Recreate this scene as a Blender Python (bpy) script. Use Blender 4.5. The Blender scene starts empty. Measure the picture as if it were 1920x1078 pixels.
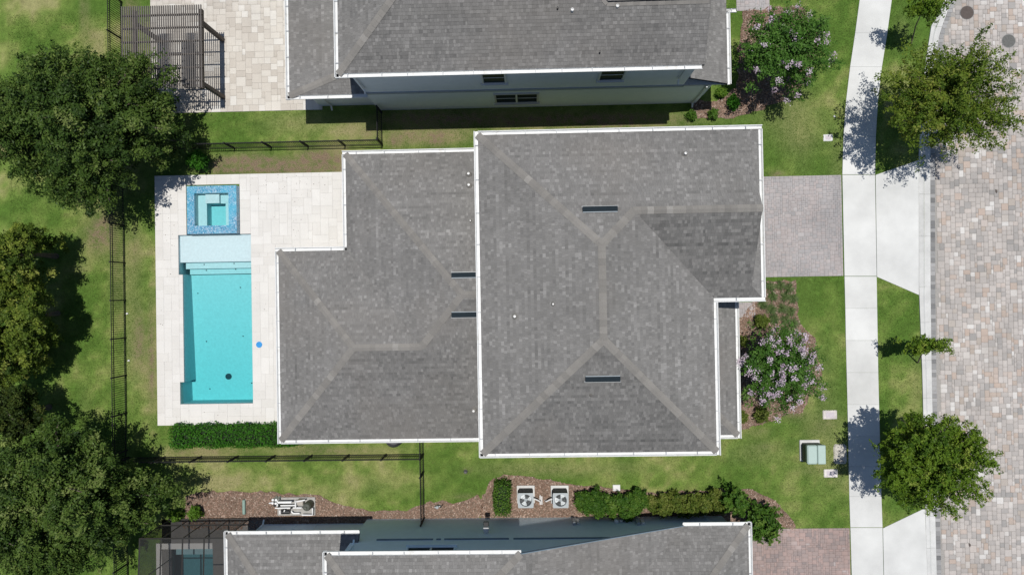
import bpy, math, random
import numpy as np
from mathutils import Vector, Euler, Matrix

# ------------------------------------------------------------------ camera, sky, sun, exposure
C = bpy.context.scene.collection
CAM_H = 33.0
CAM_ROT = Euler((0.00859159, 0.02426698, -0.01700755), 'XYZ')
cam_data = bpy.data.cameras.new('camera')
cam_data.sensor_width = 36.0
cam_data.lens = 24.0
cam_data.clip_end = 3000.0
cam = bpy.data.objects.new('camera', cam_data)
cam.location = (0, 0, CAM_H)
cam.rotation_euler = CAM_ROT
C.objects.link(cam)
bpy.context.scene.camera = cam

SUN_DIR = Vector((0.03, 0.115, 1.0)).normalized()          # towards the sun, almost overhead
world = bpy.data.worlds.new('World')
bpy.context.scene.world = world
world.use_nodes = True
wn = world.node_tree.nodes
bg = wn.get('Background') or wn.new('ShaderNodeBackground')
sky = wn.new('ShaderNodeTexSky')
sky.sky_type = 'NISHITA'
sky.sun_disc = False
sky.ozone_density = 2.5
sky.dust_density = 0.5
sky.sun_elevation = math.asin(SUN_DIR.z)
sky.sun_rotation = math.atan2(SUN_DIR.x, SUN_DIR.y)
world.node_tree.links.new(sky.outputs[0], bg.inputs[0])
bg.inputs[1].default_value = 0.072
sun_data = bpy.data.lights.new('sun', 'SUN')
sun_data.energy = 4.15
sun_data.angle = math.radians(0.5)
sun_data.color = (1.0, 0.97, 0.92)
sun = bpy.data.objects.new('sun', sun_data)
sun.rotation_euler = SUN_DIR.to_track_quat('Z', 'Y').to_euler()
sun.location = (0, 0, 60)
C.objects.link(sun)
vs = bpy.context.scene.view_settings
vs.view_transform = 'Standard'
vs.look = 'None'
vs.exposure = 0.0
vs.gamma = 1.0
vs.use_curve_mapping = False

# ------------------------------------------------------------------ helpers
_R = np.array(CAM_ROT.to_matrix())
def P(px, py, z=0.0):
    """photo pixel -> world (x, y) of the point at height z"""
    d = _R @ np.array([px - 960.0, 539.0 - py, -1280.0])
    t = (CAM_H - z) / -d[2]
    return float(d[0] * t), float(d[1] * t)
def P3(px, py, z=0.0):
    x, y = P(px, py, z); return Vector((x, y, z))
def rect_px(x0, y0, x1, y1, z=0.0):
    """axis-aligned world rect from a pixel rect: X0, X1, Y0(bottom), Y1(top)"""
    xm, ym = (x0 + x1) / 2, (y0 + y1) / 2
    return P(x0, ym, z)[0], P(x1, ym, z)[0], P(xm, y1, z)[1], P(xm, y0, z)[1]

WL = {}                                     # world position of every object's origin
def _place(o, loc, parent):
    base = WL[parent.name] if parent else Vector((0, 0, 0))
    o.location = Vector(loc) - base
    if parent: o.parent = parent
    C.objects.link(o)
    WL[o.name] = Vector(loc)
    return o
def thing(name, label, cat, loc, group=None):
    o = bpy.data.objects.new(name, None)
    o.empty_display_size = 0.3
    o['label'] = label; o['category'] = cat
    if group: o['group'] = group
    return _place(o, loc, None)
def tag(o, label=None, cat=None, group=None, kind=None):
    if label: o['label'] = label
    if cat: o['category'] = cat
    if group: o['group'] = group
    if kind: o['kind'] = kind
    return o

class MB:
    """mesh builder in world coordinates"""
    def __init__(s): s.v = []; s.f = []; s.t = []; s.tone = 0.5
    def add(s, vs, fs, tone=None):
        b = len(s.v); s.v.extend([tuple(q) for q in vs])
        for f in fs: s.f.append(tuple(b + i for i in f)); s.t.append(s.tone if tone is None else tone)
        return s
    def box(s, x0, x1, y0, y1, z0, z1, tone=None):
        return s.add([(x0,y0,z0),(x1,y0,z0),(x1,y1,z0),(x0,y1,z0),(x0,y0,z1),(x1,y0,z1),(x1,y1,z1),(x0,y1,z1)],
              [(3,2,1,0),(4,5,6,7),(0,1,5,4),(1,2,6,5),(2,3,7,6),(3,0,4,7)], tone)
    def cbox(s, x0, x1, y0, y1, z0, z1, c=0.01, tone=None):
        """box with chamfered top and upright edges"""
        def ring(i, z):
            X0, X1, Y0, Y1 = x0+i, x1-i, y0+i, y1-i
            k = min(c, (X1-X0)/3, (Y1-Y0)/3)
            return [(X0+k,Y0,z),(X1-k,Y0,z),(X1,Y0+k,z),(X1,Y1-k,z),(X1-k,Y1,z),(X0+k,Y1,z),(X0,Y1-k,z),(X0,Y0+k,z)]
        r = ring(0, z0) + ring(0, z1 - c) + ring(c, z1)
        fs = [tuple(range(16, 24)), tuple(reversed(range(8)))]
        for L in (0, 8):
            for i in range(8):
                j = (i + 1) % 8; fs.append((L+i, L+j, L+8+j, L+8+i))
        return s.add(r, fs, tone)
    def prism(s, poly, z0, z1, tone=None):
        n = len(poly)
        a = sum(poly[i][0]*poly[(i+1)%n][1]-poly[(i+1)%n][0]*poly[i][1] for i in range(n))
        if a < 0: poly = poly[::-1]
        vs = [(x,y,z0) for x,y in poly] + [(x,y,z1) for x,y in poly]
        fs = [tuple(range(n,2*n)), tuple(reversed(range(n)))] + [(i,(i+1)%n,n+(i+1)%n,n+i) for i in range(n)]
        return s.add(vs, fs, tone)
    def tube(s, pts, rads, n=8, cap=True, tone=None):
        pts = [Vector(p) for p in pts]
        if not hasattr(rads, '__len__'): rads = [rads]*len(pts)
        vs = []; fs = []
        for i, p in enumerate(pts):
            d = (pts[min(i+1,len(pts)-1)] - pts[max(i-1,0)]).normalized()
            u = d.cross(Vector((0,0,1)))
            if u.length < 1e-3: u = Vector((1,0,0))
            u.normalize(); w = d.cross(u)
            for k in range(n):
                a = 2*math.pi*k/n; vs.append(p + (u*math.cos(a) + w*math.sin(a))*rads[i])
        for i in range(len(pts)-1):
            for k in range(n):
                k2 = (k+1)%n; fs.append((i*n+k, i*n+k2, (i+1)*n+k2, (i+1)*n+k))
        if cap: fs.append(tuple(range(n))); fs.append(tuple(reversed(range((len(pts)-1)*n, len(pts)*n))))
        return s.add(vs, fs, tone)
    def disc(s, c, r, z0, z1, n=24, c2=0.0, tone=None):
        return s.lathe(c, [(r, z0), (r, z1-c2), (r-c2, z1)] if c2 else [(r, z0), (r, z1)], n, tone)
    def lathe(s, c, prof, n=24, tone=None):
        vs = []; fs = []
        for (r, z) in prof:
            for k in range(n):
                a = 2*math.pi*k/n; vs.append((c[0]+r*math.cos(a), c[1]+r*math.sin(a), z))
        for i in range(len(prof)-1):
            for k in range(n):
                k2 = (k+1)%n; fs.append((i*n+k, i*n+k2, (i+1)*n+k2, (i+1)*n+k))
        fs.append(tuple(range((len(prof)-1)*n, len(prof)*n))); fs.append(tuple(reversed(range(n))))
        return s.add(vs, fs, tone)
    def build(s, name, mat, parent=None, loc=None, smooth=False, kind=None):
        if loc is None: loc = WL[parent.name] if parent else Vector((0,0,0))
        loc = Vector(loc)
        me = bpy.data.meshes.new(name)
        L = loc
        me.from_pydata([(x-L.x, y-L.y, z-L.z) for x,y,z in s.v], [], s.f)
        at = me.attributes.new('tone', 'FLOAT', 'FACE'); at.data.foreach_set('value', np.array(s.t, dtype=np.float32))
        if smooth: me.polygons.foreach_set('use_smooth', [True]*len(me.polygons))
        me.materials.append(mat); me.update()
        o = bpy.data.objects.new(name, me)
        if kind: o['kind'] = kind
        return _place(o, loc, parent)

def np_mesh(name, V, F, tone, mat, parent=None, kind=None, loc=None):
    """big mesh from numpy arrays, F is (m,k)"""
    if loc is None: loc = WL[parent.name] if parent else Vector((0,0,0))
    me = bpy.data.meshes.new(name)
    V = (V - np.array(loc)).astype(np.float32)
    m, k = F.shape
    me.vertices.add(len(V)); me.vertices.foreach_set('co', V.ravel())
    me.loops.add(m*k); me.loops.foreach_set('vertex_index', F.astype(np.int32).ravel())
    me.polygons.add(m); me.polygons.foreach_set('loop_start', np.arange(0, m*k, k, dtype=np.int32))
    me.polygons.foreach_set('loop_total', np.full(m, k, dtype=np.int32))
    at = me.attributes.new('tone', 'FLOAT', 'FACE'); at.data.foreach_set('value', tone.astype(np.float32))
    me.materials.append(mat); me.update(calc_edges=True); me.validate()
    o = bpy.data.objects.new(name, me)
    if kind: o['kind'] = kind
    return _place(o, loc, parent)
def inst(src_mesh, name, loc, parent, rot=None, scale=None):
    o = bpy.data.objects.new(name, src_mesh)
    if rot is not None: o.rotation_euler = rot
    if scale is not None: o.scale = scale
    return _place(o, loc, parent)

# ------------------------------------------------------------------ materials
def new_mat(name):
    m = bpy.data.materials.new(name); m.use_nodes = True
    nt = m.node_tree; b = nt.nodes['Principled BSDF']
    return m, nt, b
def nd(nt, t, **kw):
    n = nt.nodes.new(t)
    for k, v in kw.items(): setattr(n, k, v)
    return n
def noise(nt, scale, detail=4, rough=0.6, coord='Object', stretch=None):
    tc = nd(nt, 'ShaderNodeNewGeometry')
    src = tc.outputs['Position']
    if stretch:
        mp = nd(nt, 'ShaderNodeMapping'); mp.inputs['Scale'].default_value = stretch
        nt.links.new(src, mp.inputs[0]); src = mp.outputs[0]
    n = nd(nt, 'ShaderNodeTexNoise'); n.inputs['Scale'].default_value = scale
    n.inputs['Detail'].default_value = detail; n.inputs['Roughness'].default_value = rough
    nt.links.new(src, n.inputs['Vector'])
    return n.outputs['Fac']
def ramp(nt, fac, stops, interp='LINEAR'):
    r = nd(nt, 'ShaderNodeValToRGB'); r.color_ramp.interpolation = interp
    e = r.color_ramp.elements
    while len(e) < len(stops): e.new(0.5)
    for i, (p, c) in enumerate(stops):
        e[i].position = p; e[i].color = (c[0], c[1], c[2], 1)
    nt.links.new(fac, r.inputs[0])
    return r.outputs[0]
def mix(nt, a, b, fac, mode='MIX'):
    m = nd(nt, 'ShaderNodeMix', data_type='RGBA', blend_type=mode)
    for v, i in ((a, 6), (b, 7)):
        if hasattr(v, 'links'): nt.links.new(v, m.inputs[i])
        else: m.inputs[i].default_value = (*v, 1)
    if hasattr(fac, 'links'): nt.links.new(fac, m.inputs[0])
    else: m.inputs[0].default_value = fac
    return m.outputs[2]
def bump(nt, b, h, strength=0.3, dist=0.02):
    n = nd(nt, 'ShaderNodeBump'); n.inputs['Strength'].default_value = strength; n.inputs['Distance'].default_value = dist
    nt.links.new(h, n.inputs['Height']); nt.links.new(n.outputs[0], b.inputs['Normal'])
def g(v): return (v, v, v)
def attr(nt, name):
    return nd(nt, 'ShaderNodeAttribute', attribute_name=name).outputs['Fac']
def obj_random(nt): return nd(nt, 'ShaderNodeObjectInfo').outputs['Random']

def simple(name, col, rough=0.6, metal=0.0, var=0.12, scale=6.0, spec=0.4):
    m, nt, b = new_mat(name)
    c = ramp(nt, noise(nt, scale, 5, 0.65), [(0.25, tuple(x*(1-var) for x in col)), (0.75, tuple(min(1, x*(1+var)) for x in col))])
    nt.links.new(c, b.inputs['Base Color'])
    b.inputs['Roughness'].default_value = rough; b.inputs['Metallic'].default_value = metal
    b.inputs['Specular IOR Level'].default_value = spec
    return m
def toned(name, stops, src='tone', rough=0.85, grain=40.0, gamt=0.18, blotch=0.6, blotch_amt=0.15, bmp=0.25, spec=0.25, interp='LINEAR'):
    """colour per piece (face tone or object random), fine grain and soft wear on top"""
    m, nt, b = new_mat(name)
    f = attr(nt, 'tone') if src == 'tone' else obj_random(nt)
    c = ramp(nt, f, stops, interp)
    gr = noise(nt, grain, 3, 0.7)
    c = mix(nt, c, ramp(nt, gr, [(0.3, g(1-gamt)), (0.7, g(1+gamt))]), 1.0, 'MULTIPLY')
    c = mix(nt, c, ramp(nt, noise(nt, blotch, 4, 0.6), [(0.3, g(1-blotch_amt)), (0.7, g(1+blotch_amt))]), 1.0, 'MULTIPLY')
    nt.links.new(c, b.inputs['Base Color'])
    b.inputs['Roughness'].default_value = rough; b.inputs['Specular IOR Level'].default_value = spec
    if bmp: bump(nt, b, gr, bmp, 0.01)
    return m
def leaf_mat(name, stops, trans=0.3, rough=0.5):
    m, nt, b = new_mat(name)
    c = ramp(nt, attr(nt, 'tone'), stops)
    nt.links.new(c, b.inputs['Base Color']); b.inputs['Roughness'].default_value = rough
    b.inputs['Specular IOR Level'].default_value = 0.12
    t = nd(nt, 'ShaderNodeBsdfTranslucent'); nt.links.new(c, t.inputs[0])
    mx = nd(nt, 'ShaderNodeMixShader'); mx.inputs[0].default_value = trans
    nt.links.new(b.outputs[0], mx.inputs[1]); nt.links.new(t.outputs[0], mx.inputs[2])
    nt.links.new(mx.outputs[0], nt.nodes['Material Output'].inputs[0])
    return m

M = {}
# lawn: green with dry and bare patches held in vertex attributes
m, nt, b = new_mat('lawn')
n1 = noise(nt, 0.35, 5, 0.65); n2 = noise(nt, 3.0, 5, 0.7); n3 = noise(nt, 24.0, 4, 0.75); n4 = noise(nt, 0.9, 4, 0.6, stretch=(1, 1.3, 1))
gcol = ramp(nt, attr(nt, 'yellow'), [(0, (0.072, 0.134, 0.022)), (0.45, (0.122, 0.182, 0.038)), (0.8, (0.198, 0.226, 0.070)), (1, (0.250, 0.245, 0.104))])
gcol = mix(nt, gcol, ramp(nt, n2, [(0.30, g(0.72)), (0.70, g(1.28))]), 1.0, 'MULTIPLY')
dry = nd(nt, 'ShaderNodeMath', operation='MULTIPLY'); nt.links.new(attr(nt, 'dry'), dry.inputs[0])
nt.links.new(ramp(nt, n2, [(0.30, g(0.35)), (0.65, g(1.0))]), dry.inputs[1])
gcol = mix(nt, gcol, (0.270, 0.238, 0.120), dry.outputs[0])
bare_in = nd(nt, 'ShaderNodeMath', operation='MULTIPLY'); nt.links.new(attr(nt, 'bare'), bare_in.inputs[0])
nt.links.new(ramp(nt, n2, [(0.35, g(0.25)), (0.60, g(1.15))]), bare_in.inputs[1])
soil = ramp(nt, n3, [(0.3, (0.110, 0.080, 0.052)), (0.7, (0.250, 0.185, 0.125))])
gcol = mix(nt, gcol, soil, bare_in.outputs[0])
gcol = mix(nt, gcol, ramp(nt, n3, [(0.28, g(0.60)), (0.72, g(1.40))]), 1.0, 'MULTIPLY')
nt.links.new(gcol, b.inputs['Base Color']); b.inputs['Roughness'].default_value = 0.9; b.inputs['Specular IOR Level'].default_value = 0.1
bump(nt, b, n3, 0.6, 0.04)
M['lawn'] = m
M['blade'] = leaf_mat('grass_blade', [(0, (0.076, 0.142, 0.024)), (0.35, (0.134, 0.206, 0.042)), (0.7, (0.245, 0.272, 0.096)), (1, (0.40, 0.36, 0.20))], 0.35, 0.8)
M['mulch'] = simple('mulch_ground', (0.165, 0.118, 0.088), 0.95, var=0.45, scale=14)
M['chip'] = toned('mulch_chip', [(0, (0.11, 0.072, 0.052)), (0.4, (0.215, 0.135, 0.098)), (0.75, (0.33, 0.235, 0.185)), (1, (0.50, 0.42, 0.36))], 'tone', 0.95, 30, 0.2, 1.0, 0.2, 0)
SH = [(0, (0.094, 0.092, 0.089)), (0.35, (0.160, 0.155, 0.148)), (0.7, (0.214, 0.207, 0.198)), (1, (0.300, 0.291, 0.280))]
def roof_mat(name, stops, src):
    m = toned(name, stops, src, 0.93, 55, 0.22, 0.55, 0.10, 0.3, 0.15)
    nt = m.node_tree; b = nt.nodes['Principled BSDF']
    c = b.inputs['Base Color'].links[0].from_socket
    # warm lichen tint in soft patches, dark algae streaks
    c = mix(nt, c, (0.190, 0.172, 0.152), ramp(nt, noise(nt, 0.23, 3, 0.5), [(0.50, g(0)), (0.75, g(0.45))]))
    c = mix(nt, c, (0.080, 0.080, 0.080), ramp(nt, noise(nt, 1.6, 6, 0.7, stretch=(1.0, 0.35, 1)), [(0.58, g(0)), (0.78, g(0.5))]))
    nt.links.new(c, b.inputs['Base Color'])
    return m
M['shingle'] = roof_mat('asphalt_shingle', SH, 'tone')
M['cap'] = toned('ridge_cap_shingle', [(0, (0.188, 0.178, 0.164)), (0.6, (0.216, 0.204, 0.187)), (0.92, (0.230, 0.217, 0.199)), (1, (0.272, 0.259, 0.240))], 'random', 0.93, 55, 0.2, 0.8, 0.08, 0.3, 0.15)
M['underlay'] = simple('roof_underlay', (0.10, 0.10, 0.10), 0.95)
M['white_metal'] = simple('white_gutter_metal', (0.65, 0.655, 0.645), 0.5, var=0.09, scale=4)
nt = M['white_metal'].node_tree; b = nt.nodes['Principled BSDF']; c = b.inputs['Base Color'].links[0].from_socket
nt.links.new(mix(nt, c, (0.34, 0.31, 0.26), ramp(nt, noise(nt, 2.2, 6, 0.75), [(0.56, g(0)), (0.74, g(0.65))])), b.inputs['Base Color'])
M['hanger'] = simple('gutter_hanger_metal', (0.42, 0.43, 0.44), 0.5)
M['white'] = simple('white_plastic', (0.62, 0.62, 0.61), 0.45, var=0.05)
M['stucco_white'] = simple('pale_grey_stucco', (0.70, 0.73, 0.75), 0.9, var=0.05, scale=3)
M['stucco_blue'] = simple('blue_grey_stucco', (0.70, 0.82, 0.88), 0.9, var=0.05, scale=3)
M['stucco_main'] = simple('warm_grey_stucco', (0.52, 0.50, 0.46), 0.9, var=0.05, scale=3)
M['band'] = simple('stucco_band', (0.34, 0.37, 0.39), 0.9, var=0.05)
M['glass'] = simple('window_glass', (0.012, 0.018, 0.022), 0.4, var=0.1, spec=0.05)
M['concrete'] = toned('pale_concrete', [(0, (0.530, 0.530, 0.512)), (1, (0.585, 0.586, 0.570))], 'random', 0.85, 30, 0.06, 0.55, 0.12, 0.1)
M['kerb'] = toned('kerb_concrete', [(0, (0.50, 0.498, 0.482)), (1, (0.56, 0.558, 0.542))], 'random', 0.85, 30, 0.08, 1.4, 0.12, 0.1)
M['grout'] = simple('joint_sand', (0.30, 0.285, 0.265), 0.95, var=0.25, scale=20)
M['deck_grout'] = simple('deck_joint', (0.54, 0.52, 0.49), 0.95, var=0.15, scale=20)
RP = [(0, (0.265, 0.254, 0.242)), (0.14, (0.330, 0.309, 0.291)), (0.34, (0.380, 0.350, 0.326)), (0.52, (0.410, 0.377, 0.350)), (0.70, (0.448, 0.412, 0.384)),
      (0.80, (0.408, 0.328, 0.276)), (0.88, (0.352, 0.308, 0.268)), (0.95, (0.505, 0.478, 0.450)), (1, (0.56, 0.54, 0.515))]
M['road_paver'] = toned('tumbled_road_paver', RP, 'random', 0.9, 26, 0.10, 0.5, 0.10, 0.2)
M['road_paver_mass'] = toned('tumbled_road_paver_mass', RP, 'tone', 0.9, 26, 0.10, 0.5, 0.10, 0.2)
EP = [(0, (0.15, 0.15, 0.15)), (1, (0.34, 0.335, 0.33))]
M['edge_paver'] = toned('grey_edge_paver', EP, 'random', 0.9, 26, 0.12, 0.8, 0.1, 0.2)
DP = [(0, (0.285, 0.277, 0.278)), (0.45, (0.335, 0.315, 0.312)), (0.75, (0.365, 0.324, 0.314)), (1, (0.390, 0.370, 0.364))]
M['drive_paver'] = toned('pink_grey_driveway_paver', DP, 'tone', 0.9, 28, 0.08, 0.5, 0.14, 0.2)
DP2 = [(0, (0.195, 0.170, 0.168)), (0.45, (0.285, 0.228, 0.212)), (0.75, (0.340, 0.250, 0.226)), (1, (0.345, 0.300, 0.288))]
M['drive_paver_red'] = toned('red_brown_driveway_paver', DP2, 'tone', 0.9, 28, 0.08, 0.5, 0.14, 0.2)
PP = [(0, (0.44, 0.40, 0.35)), (0.4, (0.51, 0.47, 0.415)), (0.8, (0.56, 0.525, 0.47)), (1, (0.61, 0.585, 0.54))]
M['patio_paver'] = toned('cream_patio_paver', PP, 'random', 0.88, 24, 0.08, 0.7, 0.08, 0.15)
TR = [(0, (0.585, 0.564, 0.530)), (0.6, (0.612, 0.592, 0.560)), (1, (0.632, 0.614, 0.584))]
M['travertine'] = toned('ivory_travertine', TR, 'random', 0.7, 18, 0.05, 1.2, 0.04, 0.1)
M['black_metal'] = simple('black_powder_coat', (0.022, 0.022, 0.023), 0.7, var=0.2, spec=0.15)
M['brown_wood'] = simple('dark_brown_pergola', (0.075, 0.060, 0.050), 0.7, var=0.25, scale=12)
M['slat'] = simple('grey_brown_slat', (0.115, 0.104, 0.095), 0.7, var=0.2, scale=12)
M['plaster'] = simple('pale_aqua_pool_plaster', (0.49, 0.545, 0.575), 0.7, var=0.10, scale=8)
M['drain'] = simple('dark_drain', (0.01, 0.02, 0.035), 0.5)
M['mosaic'] = None
m, nt, b = new_mat('blue_glass_mosaic')
vor = nd(nt, 'ShaderNodeTexVoronoi'); vor.inputs['Scale'].default_value = 22.0; vor.distance = 'CHEBYCHEV'; vor.inputs['Randomness'].default_value = 0.45
gp = nd(nt, 'ShaderNodeNewGeometry'); nt.links.new(gp.outputs['Position'], vor.inputs['Vector'])
sp = nd(nt, 'ShaderNodeSeparateColor'); nt.links.new(vor.outputs['Color'], sp.inputs[0])
c = ramp(nt, sp.outputs[0], [(0, (0.04, 0.17, 0.30)), (0.35, (0.09, 0.29, 0.43)), (0.6, (0.17, 0.36, 0.50)), (0.82, (0.25, 0.34, 0.46)), (1, (0.42, 0.60, 0.68))])
c = mix(nt, c, (0.07, 0.40, 0.56), ramp(nt, noise(nt, 1.1, 2), [(0.45, g(0)), (0.7, g(0.6))]))
nt.links.new(c, b.inputs['Base Color']); b.inputs['Roughness'].default_value = 0.25
M['mosaic'] = m
def water_mat(name, col, dens):
    m, nt, b = new_mat(name); nt.nodes.remove(b)
    out = nt.nodes['Material Output']
    tr = nd(nt, 'ShaderNodeBsdfTransparent'); gl = nd(nt, 'ShaderNodeBsdfGlossy'); gl.inputs['Roughness'].default_value = 0.03
    fr = nd(nt, 'ShaderNodeFresnel'); fr.inputs[0].default_value = 1.33
    nz = noise(nt, 2.5, 3, 0.5); bp = nd(nt, 'ShaderNodeBump'); bp.inputs['Strength'].default_value = 0.10; bp.inputs['Distance'].default_value = 0.05
    nt.links.new(nz, bp.inputs['Height']); nt.links.new(bp.outputs[0], gl.inputs['Normal']); nt.links.new(bp.outputs[0], fr.inputs['Normal'])
    mx = nd(nt, 'ShaderNodeMixShader'); nt.links.new(fr.outputs[0], mx.inputs[0]); nt.links.new(tr.outputs[0], mx.inputs[1]); nt.links.new(gl.outputs[0], mx.inputs[2])
    nt.links.new(mx.outputs[0], out.inputs[0])
    ab = nd(nt, 'ShaderNodeVolumeAbsorption'); ab.inputs[0].default_value = (*col, 1); ab.inputs[1].default_value = dens
    nt.links.new(ab.outputs[0], out.inputs['Volume'])
    return m
M['water'] = water_mat('pool_water', (0.0, 0.875, 0.885), 0.74)
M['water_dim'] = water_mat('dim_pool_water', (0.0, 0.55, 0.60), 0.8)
M['screen'] = None
m, nt, b = new_mat('insect_screen')
b.inputs['Base Color'].default_value = (0.012, 0.013, 0.013, 1); b.inputs['Roughness'].default_value = 0.8
tr = nd(nt, 'ShaderNodeBsdfTransparent'); mx = nd(nt, 'ShaderNodeMixShader'); mx.inputs[0].default_value = 0.5
nt.links.new(tr.outputs[0], mx.inputs[1]); nt.links.new(b.outputs[0], mx.inputs[2]); nt.links.new(mx.outputs[0], nt.nodes['Material Output'].inputs[0])
M['screen'] = m
M['bronze'] = simple('dark_bronze_aluminium', (0.035, 0.033, 0.030), 0.5)
M['grey_metal'] = simple('light_grey_steel', (0.34, 0.37, 0.385), 0.5, 0.0, var=0.08)
M['dark_grille'] = simple('dark_grey_louvre', (0.030, 0.034, 0.036), 0.6, var=0.2)
M['blade_metal'] = simple('fan_blade_metal', (0.60, 0.63, 0.64), 0.45, 0.0, var=0.1)
M['green_box'] = simple('pale_green_steel', (0.36, 0.46, 0.42), 0.5, var=0.04)
M['shaded_green'] = simple('shaded_green_skirt', (0.06, 0.08, 0.068), 0.6)  # shade on the transformer's sides, put into the skirt colour
M['lid'] = toned('utility_lid', [(0, (0.50, 0.46, 0.43)), (1, (0.60, 0.56, 0.53))], 'random', 0.85, 14, 0.12, 3.0, 0.18, 0.2)
M['lid_inset'] = simple('lid_inset', (0.50, 0.45, 0.47), 0.85, var=0.12, scale=18)
m = simple('stained_concrete', (0.50, 0.47, 0.41), 0.9, var=0.15, scale=5)
nt = m.node_tree; b = nt.nodes['Principled BSDF']; c = b.inputs['Base Color'].links[0].from_socket
nt.links.new(mix(nt, c, (0.10, 0.095, 0.085), ramp(nt, noise(nt, 9, 5, 0.75), [(0.50, g(0)), (0.66, g(0.85))])), b.inputs['Base Color'])
M['stained'] = m
M['manhole'] = simple('cast_iron_lid', (0.085, 0.068, 0.060), 0.8, 0.0, var=0.25, scale=18)
M['manhole_grey'] = simple('grey_iron_lid', (0.115, 0.115, 0.108), 0.8, 0.0, var=0.25, scale=18)
M['pvc'] = simple('white_pvc', (0.74, 0.74, 0.74), 0.4, var=0.05)
M['black_plastic'] = simple('black_plastic', (0.02, 0.021, 0.023), 0.4)
M['tan_plastic'] = simple('beige_heater', (0.36, 0.33, 0.29), 0.6)
M['blue_lid'] = simple('blue_skimmer_lid', (0.015, 0.24, 0.58), 0.4)
M['cushion'] = simple('grey_outdoor_cushion', (0.20, 0.20, 0.205), 0.9)
M['bark'] = simple('grey_brown_bark', (0.130, 0.105, 0.082), 0.95, var=0.35, scale=16)
M['pale_bark'] = simple('pale_smooth_bark', (0.30, 0.24, 0.185), 0.85, var=0.25, scale=9)
M['oak'] = leaf_mat('dark_oak_leaf', [(0, (0.018, 0.038, 0.008)), (0.4, (0.042, 0.080, 0.014)), (0.75, (0.084, 0.134, 0.024)), (1, (0.155, 0.195, 0.055))], 0.18)
M['oak_light'] = leaf_mat('olive_elm_leaf', [(0, (0.045, 0.090, 0.010)), (0.4, (0.100, 0.160, 0.018)), (0.75, (0.165, 0.210, 0.028)), (1, (0.25, 0.26, 0.06))], 0.3)
M['street'] = leaf_mat('street_tree_leaf', [(0, (0.036, 0.080, 0.008)), (0.4, (0.092, 0.164, 0.014)), (0.75, (0.160, 0.240, 0.026)), (1, (0.26, 0.30, 0.06))], 0.28)
M['cypress'] = leaf_mat('yellow_green_cypress_leaf', [(0, (0.036, 0.068, 0.010)), (0.4, (0.100, 0.150, 0.020)), (0.75, (0.190, 0.238, 0.036)), (1, (0.30, 0.32, 0.075))], 0.25)
M['rust'] = leaf_mat('rusty_green_leaf', [(0, (0.020, 0.036, 0.008)), (0.5, (0.046, 0.072, 0.014)), (0.85, (0.090, 0.105, 0.022)), (1, (0.19, 0.13, 0.035))], 0.25)
M['myrtle'] = leaf_mat('crape_myrtle_leaf', [(0, (0.030, 0.085, 0.014)), (0.5, (0.070, 0.160, 0.024)), (1, (0.130, 0.240, 0.050))], 0.25)
M['bloom'] = leaf_mat('lilac_pink_blossom', [(0, (0.40, 0.30, 0.38)), (0.5, (0.52, 0.42, 0.50)), (1, (0.68, 0.60, 0.65))], 0.2)
M['hedge'] = leaf_mat('bright_hedge_leaf', [(0, (0.018, 0.075, 0.006)), (0.5, (0.038, 0.140, 0.010)), (1, (0.075, 0.20, 0.022))], 0.25)
M['hedge_olive'] = leaf_mat('olive_hedge_leaf', [(0, (0.050, 0.085, 0.012)), (0.5, (0.110, 0.150, 0.024)), (1, (0.20, 0.215, 0.055))], 0.25)
M['shrub'] = leaf_mat('mid_green_shrub_leaf', [(0, (0.028, 0.076, 0.010)), (0.5, (0.065, 0.140, 0.018)), (1, (0.135, 0.21, 0.036))], 0.25)
M['lime'] = leaf_mat('lime_shrub_leaf', [(0, (0.050, 0.120, 0.010)), (0.5, (0.095, 0.190, 0.018)), (1, (0.170, 0.260, 0.040))], 0.3)
M['tuft'] = leaf_mat('ornamental_grass_leaf', [(0, (0.045, 0.085, 0.022)), (0.5, (0.095, 0.150, 0.045)), (1, (0.20, 0.22, 0.10))], 0.3)

rng = np.random.default_rng(7)
random.seed(7)

# ------------------------------------------------------------------ ground
POOL = dict(main=rect_px(345, 514, 473.5, 756.5), notch=rect_px(338.5, 716, 346, 756.5), shelf=rect_px(335.5, 440, 471, 514))
SPA = rect_px(350.5, 347, 450, 439)
NPOOL = rect_px(305, 1028, 400, 1120)
# hole of the garden pool: x from its west-most wall to its east wall
PX0, PX1 = POOL['shelf'][0], POOL['main'][1]
PY0, PY1 = POOL['main'][2], POOL['shelf'][3]
DECK = (P(293.5, 560)[0], P(640, 400)[0] + 0.6, P(400, 796)[1], P(450, 327)[1])
KERB_X = P(1722, 440)[0]
holes = [(PX0-0.25, PX1+0.25, PY0-0.25, PY1+0.25), (NPOOL[0]-0.02, NPOOL[1]+0.02, NPOOL[2]-0.02, NPOOL[3]+0.02),
         (SPA[0]+0.05, SPA[1]-0.2, SPA[2], SPA[3]-0.08)]
def axis(lo, hi, step, extra, far):
    a = set(np.round(np.arange(lo, hi+1e-6, step), 4)) | set(extra) | set(far)
    return np.array(sorted(a))
gx = axis(-27, 22.0, 0.25, [h[0] for h in holes]+[h[1] for h in holes], [-400, -120, -60, -40, 22.3])
gy = axis(-17, 17, 0.25, [h[2] for h in holes]+[h[3] for h in holes], [-400, -120, -60, -30, 30, 60, 120, 400])
XX, YY = np.meshgrid(gx, gy)
bare = np.zeros_like(XX); dryv = np.zeros_like(XX)
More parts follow.
